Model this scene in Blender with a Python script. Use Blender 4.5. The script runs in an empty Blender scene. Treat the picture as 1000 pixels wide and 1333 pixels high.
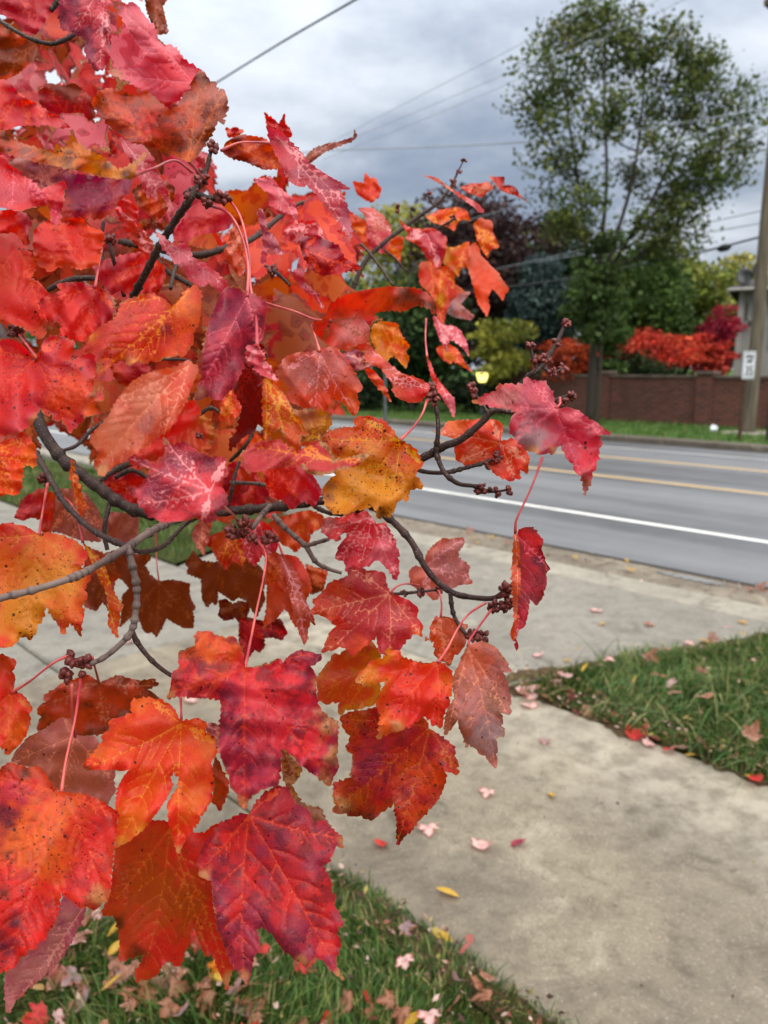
import bpy, math, random
import numpy as np
from mathutils import Vector, geometry as mgeo

SC = bpy.context.scene
COL = SC.collection
rng = np.random.default_rng(11)
random.seed(5)

# ------------------------------------------------------------------ camera model
F0 = 1000.0; CX = 500.0; CY = 666.5; CAMH = 1.6
PITCH = math.radians(10.65)
CP, SP = math.cos(PITCH), math.sin(PITCH)
CAM = np.array([0.0, 0.0, CAMH])
AXR = np.array([1.0, 0.0, 0.0]); AXU = np.array([0.0, SP, CP]); AXF = np.array([0.0, CP, -SP])

def ray(px, py):
    px = np.asarray(px, float); py = np.asarray(py, float)
    return (AXR*((px-CX)/F0)[..., None] + AXU*((CY-py)/F0)[..., None] + AXF)
def P3(px, py, d):
    return CAM + ray(px, py)*np.asarray(d, float)[..., None]
def G(px, py, z=0.0):
    r = ray(np.array(px, float), np.array(py, float))
    t = (z-CAMH)/r[2]
    return CAM + r*t
def at_dist(px, py, y):
    """world point on the sight line of a pixel where the world depth is y metres"""
    r = ray(np.array(px, float), np.array(py, float))
    return CAM + r*(y/r[1])

# road frame: s runs along the road, n runs across it
RA = math.radians(43.6)
RD = np.array([-math.sin(RA), math.cos(RA)]); RN = np.array([math.cos(RA), math.sin(RA)])
def W(s, n, z=0.0):
    p = RD*s + RN*n
    return np.array([p[0], p[1], z])
def NS(px, py, z=0.0):
    g = G(px, py, z)
    return float(g[:2]@RD), float(g[:2]@RN)

def lin(c):
    c = np.asarray(c, float)/255.0
    return np.where(c <= 0.04045, c/12.92, ((c+0.055)/1.055)**2.4)
def lin4(c):
    return (*[float(v) for v in lin(c)], 1.0)

# ------------------------------------------------------------------ object helpers
def tag(o, label=None, cat=None, group=None, kind=None):
    if label: o['label'] = label
    if cat: o['category'] = cat
    if group: o['group'] = group
    if kind: o['kind'] = kind
    return o
def empty(name, loc=(0, 0, 0)):
    o = bpy.data.objects.new(name, None); COL.objects.link(o)
    o.location = loc; o.empty_display_size = 0.1
    return o
def mesh_obj(name, verts, faces, mat=None, parent=None, smooth=True, attrs=None, mats=None, midx=None):
    me = bpy.data.meshes.new(name)
    verts = np.asarray(verts, np.float32)
    if isinstance(faces, np.ndarray):
        nf, k = faces.shape
        me.vertices.add(len(verts)); me.vertices.foreach_set('co', verts.ravel())
        me.loops.add(nf*k); me.loops.foreach_set('vertex_index', faces.astype(np.int32).ravel())
        me.polygons.add(nf); me.polygons.foreach_set('loop_start', np.arange(0, nf*k, k, dtype=np.int32))
        me.update(calc_edges=True)
    else:
        me.from_pydata([tuple(map(float, v)) for v in verts], [], [tuple(map(int, f)) for f in faces]); me.update()
    if smooth:
        me.polygons.foreach_set('use_smooth', np.ones(len(me.polygons), bool))
    for k, (typ, data) in (attrs or {}).items():
        a = me.attributes.new(k, typ, 'POINT')
        key = {'FLOAT': 'value', 'FLOAT_VECTOR': 'vector', 'FLOAT_COLOR': 'color'}[typ]
        a.data.foreach_set(key, np.asarray(data, np.float32).ravel())
    if mats:
        for m in mats: me.materials.append(m)
        if midx is not None: me.polygons.foreach_set('material_index', np.asarray(midx, np.int32))
    elif mat: me.materials.append(mat)
    me.validate()
    o = bpy.data.objects.new(name, me); COL.objects.link(o)
    if parent is not None:
        o.parent = parent
        o.matrix_parent_inverse.identity()
        o.location = -Vector(parent.location) if parent.type == 'EMPTY' and parent.parent is None else (0, 0, 0)
    return o

class MB:
    """collects shapes of one mesh"""
    def __init__(s): s.v = []; s.f = []
    def add(s, v, f):
        b = len(s.v); s.v += [tuple(map(float, p)) for p in v]; s.f += [tuple(i+b for i in q) for q in f]; return s
    def box(s, c, size, rz=0.0, bev=0.0):
        c = np.asarray(c, float); hx, hy, hz = np.asarray(size, float)/2
        ca, sa = math.cos(rz), math.sin(rz)
        if bev <= 0:
            P = [(-hx,-hy,-hz),(hx,-hy,-hz),(hx,hy,-hz),(-hx,hy,-hz),(-hx,-hy,hz),(hx,-hy,hz),(hx,hy,hz),(-hx,hy,hz)]
            fs = [(0,3,2,1),(4,5,6,7),(0,1,5,4),(1,2,6,5),(2,3,7,6),(3,0,4,7)]
        else:
            b = bev; P = []
            for z, i in ((-hz, b), (-hz+b, 0), (hz-b, 0), (hz, b)):
                P += [(-hx+i,-hy+i,z),(hx-i,-hy+i,z),(hx-i,hy-i,z),(-hx+i,hy-i,z)]
            fs = [(3,2,1,0),(12,13,14,15)]
            for k in range(3):
                for j in range(4):
                    a, d = 4*k+j, 4*k+(j+1) % 4
                    fs.append((a, d, d+4, a+4))
        P = [(c[0]+x*ca-y*sa, c[1]+x*sa+y*ca, c[2]+z) for x, y, z in P]
        return s.add(P, fs)
    def tube(s, pts, rad, seg=8, cap=True):
        v, f = tube(pts, rad, seg, cap); return s.add(v, f)
    def build(s, name, mat, parent=None, smooth=False): return mesh_obj(name, s.v, s.f, mat, parent, smooth)

def tube(pts, rad, seg=8, cap=True):
    pts = np.asarray(pts, float); n = len(pts)
    rad = np.broadcast_to(np.asarray(rad, float), (n,))
    tan = np.gradient(pts, axis=0); tan /= np.linalg.norm(tan, axis=1)[:, None]+1e-12
    ref = np.array([0.31, 0.17, 0.93]) if abs(tan[0][2]) < 0.9 else np.array([1.0, 0, 0])
    u = np.cross(tan[0], ref); u /= np.linalg.norm(u)
    V = []; ang = np.linspace(0, 2*math.pi, seg, endpoint=False)
    for i in range(n):
        u = u - tan[i]*(u@tan[i]); u /= np.linalg.norm(u)+1e-12
        w = np.cross(tan[i], u)
        V += list(pts[i] + rad[i]*(np.cos(ang)[:, None]*u + np.sin(ang)[:, None]*w))
    Fc = []
    for i in range(n-1):
        for j in range(seg):
            a, b = i*seg+j, i*seg+(j+1) % seg
            Fc.append((a, b, b+seg, a+seg))
    if cap:
        Fc.append(tuple(range(seg))[::-1]); Fc.append(tuple((n-1)*seg+j for j in range(seg)))
    return V, Fc

def spline(pts, step):
    """Catmull-Rom through points (any dimension), resampled about every step (first dims)"""
    P = np.asarray(pts, float)
    if len(P) == 2:
        m = max(2, int(np.linalg.norm(P[1]-P[0])/step)); t = np.linspace(0, 1, m)[:, None]; return P[0]*(1-t)+P[1]*t
    Q = np.vstack([2*P[0]-P[1], P, 2*P[-1]-P[-2]]); out = []
    for i in range(1, len(Q)-2):
        p0, p1, p2, p3 = Q[i-1:i+3]
        m = max(2, int(np.linalg.norm(p2-p1)/step)+1)
        for t in np.linspace(0, 1, m, endpoint=False):
            out.append(0.5*((2*p1)+(-p0+p2)*t+(2*p0-5*p1+4*p2-p3)*t*t+(-p0+3*p1-3*p2+p3)*t**3))
    out.append(P[-1]); return np.array(out)

# ------------------------------------------------------------------ node helper
class NT:
    def __init__(s, name, world=False):
        if world: s.m = world; s.m.use_nodes = True
        else: s.m = bpy.data.materials.new(name); s.m.use_nodes = True
        s.t = s.m.node_tree; s.t.nodes.clear(); s.L = s.t.links
    def n(s, typ, ins=None, **kw):
        nd = s.t.nodes.new(typ)
        for k, v in kw.items(): setattr(nd, k, v)
        for k, v in (ins or {}).items(): s.put(nd.inputs[k], v)
        return nd
    def put(s, sock, v):
        if isinstance(v, bpy.types.NodeSocket): s.L.new(v, sock)
        else: sock.default_value = v
    def math(s, op, a, b=None, c=None, clamp=False):
        nd = s.t.nodes.new('ShaderNodeMath'); nd.operation = op; nd.use_clamp = clamp
        for i, v in enumerate((a, b, c)):
            if v is not None: s.put(nd.inputs[i], v)
        return nd.outputs[0]
    def mix(s, fac, a, b, blend='MIX'):
        nd = s.t.nodes.new('ShaderNodeMix'); nd.data_type = 'RGBA'; nd.blend_type = blend
        s.put(nd.inputs[0], fac); s.put(nd.inputs[6], a); s.put(nd.inputs[7], b); return nd.outputs[2]
    def step(s, v, lo, hi, a=0.0, b=1.0):
        nd = s.t.nodes.new('ShaderNodeMapRange'); nd.interpolation_type = 'SMOOTHSTEP'
        s.put(nd.inputs[0], v); s.put(nd.inputs[1], lo); s.put(nd.inputs[2], hi); s.put(nd.inputs[3], a); s.put(nd.inputs[4], b)
        return nd.outputs[0]
    def noise(s, vec, scale, detail=3.0, rough=0.55, dist=0.0):
        nd = s.n('ShaderNodeTexNoise', {'Scale': scale, 'Detail': detail, 'Roughness': rough, 'Distortion': dist})
        if vec is not None: s.L.new(vec, nd.inputs['Vector'])
        return nd.outputs[0]
    def vor(s, vec, scale, feature='F1', rnd=1.0):
        nd = s.n('ShaderNodeTexVoronoi', {'Scale': scale, 'Randomness': rnd}, feature=feature)
        if vec is not None: s.L.new(vec, nd.inputs['Vector'])
        return nd
    def attr(s, name, out='Fac'):
        nd = s.n('ShaderNodeAttribute', attribute_name=name); return nd.outputs[out]
    def out(s, surf=None, disp=None):
        o = s.t.nodes.new('ShaderNodeOutputMaterial')
        if surf is not None: s.L.new(surf, o.inputs['Surface'])
        return s.m
    def prin(s, col, rough=0.7, spec=0.3, normal=None, metal=0.0, **k):
        nd = s.t.nodes.new('ShaderNodeBsdfPrincipled')
        s.put(nd.inputs['Base Color'], col); s.put(nd.inputs['Roughness'], rough)
        s.put(nd.inputs['Specular IOR Level'], spec); s.put(nd.inputs['Metallic'], metal)
        if normal is not None: s.L.new(normal, nd.inputs['Normal'])
        for kk, v in k.items(): s.put(nd.inputs[kk.replace('_', ' ')], v)
        return nd.outputs[0]
    def bump(s, h, strength=0.3, dist=0.01):
        nd = s.n('ShaderNodeBump', {'Strength': strength, 'Distance': dist, 'Height': h}); return nd.outputs[0]
    def pos(s): return s.n('ShaderNodeNewGeometry').outputs['Position']
    def obj(s): return s.n('ShaderNodeTexCoord').outputs['Object']

def simple_mat(name, c1, c2=None, scale=4.0, rough=0.7, spec=0.3, bump=0.0, metal=0.0, bscale=None):
    t = NT(name); p = t.pos()
    col = lin4(c1)
    if c2 is not None:
        col = t.mix(t.step(t.noise(p, scale, 5.0, 0.6), 0.35, 0.65), lin4(c1), lin4(c2))
    nrm = t.bump(t.noise(p, bscale or scale*6, 4.0), bump, 0.01) if bump else None
    return t.out(t.prin(col, rough, spec, nrm, metal))
# ------------------------------------------------------------------ leaf material and builder
def leaf_material():
    t = NT('maple_leaf_tissue')
    lc = t.attr('lc', 'Vector'); ca = t.attr('ca', 'Color'); cb = t.attr('cb', 'Color'); cv = t.attr('cv', 'Color')
    pa = t.n('ShaderNodeSeparateXYZ', {0: t.attr('pa', 'Vector')})
    spots, brown, blotch = pa.outputs[0], pa.outputs[1], pa.outputs[2]
    vd = t.attr('vd'); ed = t.attr('ed')
    n1 = t.noise(lc, 0.42, 4.0, 0.6, 0.4); n2 = t.noise(lc, 1.1, 5.0, 0.65, 0.3); n3 = t.noise(lc, 5.0, 4.0, 0.7)
    # second colour: broad patches, more of it towards the margin
    m = t.math('ADD', t.math('MULTIPLY', t.math('SUBTRACT', n1, 0.5), 2.6), t.step(ed, 0.05, 1.1, 0.52, 0.16))
    m = t.math('ADD', m, t.math('MULTIPLY', t.math('SUBTRACT', n2, 0.5), 0.7))
    m = t.math('ADD', m, t.math('MULTIPLY', t.attr('gr'), 0.42))
    col = t.mix(t.step(m, 0.12, 0.72), ca, cb)
    # tissue along the veins keeps a lighter tone
    halo = t.step(vd, 1.0, 8.0, 0.26, 0.0)
    col = t.mix(t.math('MULTIPLY', halo, t.step(n2, 0.3, 0.7)), col, cv)
    # purple-brown clouds between veins
    bl = t.math('MULTIPLY', t.math('MULTIPLY', t.step(n2, 0.44, 0.62), t.step(vd, 1.0, 6.0)), blotch)
    col = t.mix(bl, col, lin4((72, 22, 40)))
    # fine network
    wv = t.n('ShaderNodeVectorMath', {0: lc, 1: t.n('ShaderNodeTexNoise', {'Vector': lc, 'Scale': 2.0, 'Detail': 2.0}).outputs[1]}, operation='ADD').outputs[0]
    net = t.vor(wv, 3.6, 'DISTANCE_TO_EDGE').outputs['Distance']
    net2 = t.vor(wv, 9.0, 'DISTANCE_TO_EDGE').outputs['Distance']
    netm = t.math('MAXIMUM', t.step(net, 0.01, 0.08, 0.20, 0.0), t.step(net2, 0.02, 0.12, 0.10, 0.0))
    col = t.mix(netm, col, cv)
    n4 = t.noise(lc, 2.3, 5.0, 0.7, 0.6)
    col = t.mix(t.step(n4, 0.56, 0.78, 0.0, 0.24), col, t.mix(0.62, col, (0.09, 0.008, 0.02, 1)))
    col = t.mix(t.step(n4, 0.46, 0.28, 0.0, 0.2), col, t.mix(0.5, col, cv))
    col = t.mix(t.step(n3, 0.2, 0.8, 0.0, 0.2), col, t.mix(0.5, col, (0.05, 0.01, 0.02, 1)))
    vein = t.step(vd, 0.4, 1.2, 0.85, 0.0)
    col = t.mix(vein, col, cv)
    # black tar spots
    v1 = t.vor(lc, 2.6); keep = t.n('ShaderNodeSeparateColor', {0: v1.outputs['Color']})
    rad = t.math('MULTIPLY_ADD', keep.outputs[1], 0.24, 0.05)
    sp = t.math('MULTIPLY', t.math('LESS_THAN', v1.outputs['Distance'], rad), t.math('LESS_THAN', keep.outputs[0], spots))
    v2 = t.vor(lc, 6.5); k2 = t.n('ShaderNodeSeparateColor', {0: v2.outputs['Color']})
    sp2 = t.math('MULTIPLY', t.math('LESS_THAN', v2.outputs['Distance'], t.math('MULTIPLY_ADD', k2.outputs[1], 0.3, 0.08)),
                 t.math('LESS_THAN', k2.outputs[0], t.math('MULTIPLY', spots, 0.8)))
    spm = t.math('MULTIPLY', t.math('MAXIMUM', sp, sp2), t.math('MULTIPLY', t.step(t.math('ADD', t.noise(lc, .8, 3.0), t.math('MULTIPLY', spots, .25)), 0.46, 0.62), 0.85))
    col = t.mix(spm, col, lin4((48, 20, 22)))
    # dry brown margin
    thr = t.math('SUBTRACT', t.math('MULTIPLY', brown, t.step(n1, 0.42, 0.66, 0.0, 3.0)), 0.07)
    thr = t.math('ADD', thr, t.math('MULTIPLY', brown, t.math('MULTIPLY', t.math('SUBTRACT', n3, 0.5), 0.9)))
    bm = t.math('MULTIPLY', t.step(t.math('SUBTRACT', ed, thr), -0.06, 0.06, 1.0, 0.0), t.math('GREATER_THAN', brown, 0.001))
    bcol = t.mix(t.step(n3, 0.35, 0.7), lin4((188, 132, 84)), lin4((112, 64, 32)))
    col = t.mix(bm, col, bcol)
    # hair-thin dry rim
    col = t.mix(t.step(ed, 0.0, 0.04, 0.28, 0.0), col, bcol)
    # the underside is paler and duller
    geo = t.n('ShaderNodeNewGeometry')
    hs = t.n('ShaderNodeHueSaturation', {'Saturation': 0.72, 'Value': 1.05, 'Color': col}).outputs[0]
    back = t.mix(0.22, hs, lin4((205, 130, 110)))
    col = t.mix(geo.outputs['Backfacing'], col, back)
    h = t.math('ADD', t.math('MULTIPLY', t.step(vd, 0.2, 2.2, 0.0, 1.0), 0.6), t.math('MULTIPLY', n3, 0.45))
    h = t.math('ADD', h, t.step(net, 0.0, 0.2, 0.0, 0.35))
    nrm = t.bump(h, 0.45, 0.0006)
    pr = t.prin(col, 0.43, 0.4, nrm)
    tr = t.n('ShaderNodeBsdfTranslucent', {'Color': t.n('ShaderNodeHueSaturation', {'Saturation': 1.12, 'Value': 1.25, 'Color': col}).outputs[0]})
    mx = t.n('ShaderNodeMixShader', {0: 0.42, 1: pr, 2: tr.outputs[0]})
    return t.out(mx.outputs[0])

# palette: body, vein (sRGB)
PAL = {
 'R': ((222, 36, 30), (232, 84, 52)), 'C': ((184, 28, 44), (214, 66, 58)), 'P': ((204, 58, 74), (226, 110, 124)),
 'K': ((226, 106, 122), (240, 160, 164)), 'O': ((224, 70, 22), (240, 142, 58)), 'M': ((206, 120, 26), (220, 158, 56)),
 'B': ((132, 54, 26), (160, 84, 50)), 'U': ((148, 44, 74), (176, 64, 90)), 'S': ((214, 104, 78), (236, 150, 122)),
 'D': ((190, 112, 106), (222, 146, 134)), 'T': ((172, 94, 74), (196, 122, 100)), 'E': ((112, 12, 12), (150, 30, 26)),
 'V': ((172, 76, 96), (202, 116, 126)), 'Y': ((212, 168, 50), (226, 192, 96)), 'N': ((150, 96, 70), (176, 124, 98)),
 'A': ((198, 142, 92), (210, 166, 120)), 'Q': ((80, 22, 48), (130, 50, 70)), 'H': ((228, 48, 60), (240, 100, 110)), 'J': ((234, 104, 32), (244, 160, 74)), 'L': ((224, 142, 36), (236, 180, 84)), 'F': ((220, 34, 34), (232, 76, 54)), 'I': ((228, 132, 128), (240, 170, 160)), 'Z': ((78, 40, 24), (110, 64, 40)), '1': ((176, 68, 14), (214, 116, 40)), '2': ((224, 50, 28), (240, 120, 66)), '3': ((222, 132, 104), (236, 164, 136)),
 'G': ((198, 64, 30), (206, 104, 50)), 'W': ((232, 186, 180), (240, 206, 200)), 'X': ((150, 124, 128), (176, 150, 150)),
}
def seg_dist(p, a, b):
    ab = b-a; L = (ab@ab)+1e-12
    t = np.clip(((p-a)@ab)/L, 0, 1)
    return np.linalg.norm(p-(a+t[:, None]*ab), axis=1), t
def inside(poly, p):
    x, y = p[:, 0], p[:, 1]; c = np.zeros(len(p), bool); n = len(poly)
    for i in range(n):
        x1, y1 = poly[i]; x2, y2 = poly[(i+1) % n]
        if y1 == y2: continue
        c ^= ((y1 > y) != (y2 > y)) & (x < (x2-x1)*(y-y1)/(y2-y1)+x1)
    return c
def serrate(poly, amp, step, r, base=None):
    out = []; n = len(poly)
    area = 0.5*sum(poly[i][0]*poly[(i+1) % n][1]-poly[(i+1) % n][0]*poly[i][1] for i in range(n))
    sg = 1 if area > 0 else -1
    for i in range(n):
        a, b = poly[i], poly[(i+1) % n]; d = b-a; L = np.hypot(*d)
        nrm = np.array([d[1], -d[0]])/(L+1e-9)*sg
        out.append(a); k = int(L/step)
        k = max(1, round(L/step)) if L > .8*step else 0
        fw = base is None or np.hypot(*(b-base)) >= np.hypot(*(a-base)); pts = []
        for j in range(k):                        # saw teeth leaning away from the leaf base
            am = amp*r.choice([.25, .5, .9, 1.1, 1.7]); p0 = (j+.62+r.uniform(-.1, .1))/k; p1 = (j+.93)/k
            pts += [(p0, am), (min(p1, .97), -.3*am)]
        if not fw: pts = [(1-f, h) for f, h in pts[::-1]]
        for f, h in pts: out.append(a+d*f+nrm*h)
    return np.array(out)
def veins(base, tips, r, width):
    S = []   # (a, b, width at a, width at b)
    for k, tp in enumerate(tips):
        ax = tp-base; L = np.hypot(*ax); u = ax/L; nn = np.array([-u[1], u[0]])
        m = max(3, int(L/12)); prev = base
        bow = r.uniform(-.03, .03)*L
        pts = [base+ax*f+nn*bow*math.sin(math.pi*f) for f in np.linspace(0, 1, m+1)]
        for i in range(m):
            w0, w1 = width*(1-.75*i/m), width*(1-.75*(i+1)/m); S.append((pts[i], pts[i+1], w0, w1))
        main = 1.0 if k == 0 else .8
        for i in range(1, 8):
            f = .16+.1*i+r.uniform(-.03, .03)
            if f > .93: continue
            for sd in (-1, 1):
                if r.random() < .12: continue
                ff = min(.95, f+.04*sd); o = base+ax*ff+nn*bow*math.sin(math.pi*ff)
                l = L*.36*main*(1-ff*.72)*r.uniform(.8, 1.15)
                dirv = u*math.cos(math.radians(46))+nn*sd*math.sin(math.radians(46))
                mid = o+dirv*l*.55; e = mid+(dirv*.8+u*.35)*l*.45
                S.append((o, mid, width*.5, width*.36)); S.append((mid, e, width*.36, width*.16))
    return S

def leaf_geom(poly, base, tips, cmu, map3d, cols, par, seed, res=3.2, amp=1.6, tooth=6.5, flip=False, vw=None, patch=None):
    """poly/base/tips in flat leaf units; cmu = centimetres per unit; map3d(pts, vd, ed) -> world points"""
    r = random.Random(seed); nr = np.random.default_rng(seed)
    poly = np.asarray(poly, float); base = np.asarray(base, float); tips = [np.asarray(q, float) for q in tips]
    out = serrate(poly, amp, tooth, r, base)
    lo, hi = out.min(0), out.max(0)
    gx, gy = np.meshgrid(np.arange(lo[0], hi[0], res), np.arange(lo[1], hi[1], res*.88))
    gx = gx + (np.arange(gx.shape[0]) % 2)[:, None]*res*.5
    g = np.c_[gx.ravel(), gy.ravel()] + nr.uniform(-.16, .16, (gx.size, 2))*res
    g = g[inside(out, g)]
    def edist(p):
        d = np.full(len(p), 1e9); n = len(out)
        for i in range(n):
            d = np.minimum(d, seg_dist(p, out[i], out[(i+1) % n])[0])
        return d
    if len(g): g = g[edist(g) > res*.45]
    width = vw or max(.8, 0.042/cmu)
    S = veins(base, tips, r, width)
    ex = []; eds = []
    n0 = len(out)
    vp = []
    for a, b, wa, wb in S:
        L = np.hypot(*(b-a)); m = max(1, int(L/(res*1.3)))
        for j in range(m+1): vp.append(a+(b-a)*j/m)
    vp = np.array(vp); vp = vp[inside(out, vp)]
    if len(vp):
        _, ui = np.unique(np.round(vp/(res*.35)).astype(int), axis=0, return_index=True); vp = vp[ui]
        vp = vp[edist(vp) > res*.3]
    if len(vp) and len(g):
        dm = np.full(len(g), 1e9)
        for i in range(0, len(vp), 200):
            dd = np.linalg.norm(g[:, None]-vp[None, i:i+200], axis=2).min(1); dm = np.minimum(dm, dd)
        g = g[dm > res*.5]
    allp = np.vstack([q for q in (out, vp, g) if len(q)])
    ov, oe, of, *_ = mgeo.delaunay_2d_cdt([Vector((float(x), float(y))) for x, y in allp], [(i, (i+1) % n0) for i in range(n0)], [], 0, 1e-5)
    p = np.array([(v.x, v.y) for v in ov]); tri = np.array([t for t in of if len(t) == 3])
    cen = p[tri].mean(1); tri = tri[inside(out, cen)]
    used = np.unique(tri); re = np.full(len(p), -1); re[used] = np.arange(len(used)); p = p[used]; tri = re[tri]
    ed = edist(p)*cmu
    vd = np.full(len(p), 1e9)
    for a, b, wa, wb in S:
        d, t = seg_dist(p, a, b); vd = np.minimum(vd, d/(wa+(wb-wa)*t))
    vd = np.minimum(vd, 30)
    X = map3d(p, vd, ed)
    # orientation: the painted upper side faces the camera unless flipped
    nrm = np.cross(X[tri[:, 1]]-X[tri[:, 0]], X[tri[:, 2]]-X[tri[:, 0]])
    toward = (nrm*(CAM-X[tri].mean(1))).sum(1).sum()
    if (toward < 0) != flip: tri = tri[:, ::-1]
    N = len(p)
    at = leaf_attrs(p*cmu, seed, cols, par, vd, ed, N)
    if patch:                                    # pigment areas of this one leaf
        for key in ('ca', 'cb'):
            A = at[key][1].copy()
            for x, y, s, k in patch:
                q = p-np.array([x, y]); wob = 1+.25*np.sin(q[:, 0]*.21+q[:, 1]*.13+x)+.2*np.sin(q[:, 1]*.33-q[:, 0]*.17+y)
                w = (.92*np.exp(-((q**2).sum(1)/(2*(s*wob)**2))**1.4))[:, None]; A[:, :3] = A[:, :3]*(1-w)+lin(PAL[k][0])*w
            at[key] = ('FLOAT_COLOR', A)
    ga = r.uniform(0, 6.28); gv = (p-p.mean(0))@np.array([math.cos(ga), math.sin(ga)]); at['gr'] = ('FLOAT', gv/(np.abs(gv).max()+1e-9))
    return X, np.ascontiguousarray(tri), at
def leaf_attrs(pc, seed, cols, par, vd, ed, N):
    a, b = PAL[cols[0]], PAL[cols[1]]; v = PAL[cols[2]][1] if len(cols) > 2 else a[1]
    def jit(c, k):
        rr = random.Random(seed*7+k); f = rr.uniform(.9, 1.1); c = lin(c); return np.r_[c*f, 1]
    return {'lc': ('FLOAT_VECTOR', np.c_[pc, np.full(N, (seed*3.71) % 97)]),
            'ca': ('FLOAT_COLOR', np.tile(jit(a[0], 1), (N, 1))), 'cb': ('FLOAT_COLOR', np.tile(jit(b[0], 2), (N, 1))),
            'cv': ('FLOAT_COLOR', np.tile(jit(v, 3), (N, 1))), 'pa': ('FLOAT_VECTOR', np.tile(np.array(par, float), (N, 1))),
            'vd': ('FLOAT', vd), 'ed': ('FLOAT', ed)}

def sight_map(base, tip, cen, d, sx, sy, fold, curl, seed, wav):
    """leaf surface over its outline: tilted, folded along the midrib, curled to the tip, puckered between veins"""
    base = np.asarray(base, float); tip = np.asarray(tip, float); ax = tip-base; L = np.hypot(*ax); u = ax/L; nn = np.array([-u[1], u[0]])
    r = random.Random(seed+99); ph = [r.uniform(0, 6.28) for _ in range(6)]
    def f(p, vd, ed):
        s = d/F0
        q = (p-np.asarray(cen))*s
        al = ((p-base)@u)/L; ac = (p-base)@nn*s
        D = d + sx*q[:, 0] + sy*q[:, 1] + fold*np.sqrt(ac**2+.002**2) + curl*(np.clip(al, 0, 1.3)**2)*L*s
        k = 2*math.pi/(L*s)
        D += wav*(np.sin(ac*k*1.1+al*3+ph[0])+.7*np.sin(ac*k*2.1-al*6+ph[1])+.5*np.sin(al*9+ph[2]+ac*k))*.0036
        rim = np.exp(-ed/.35)
        D += wav*rim*.0045*np.sin(al*17+ac*k*3+ph[3])
        D += -.0012*(1-np.exp(-vd/5.0))          # tissue swells between the veins
        return P3(p[:, 0], p[:, 1], D)
    return f
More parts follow.
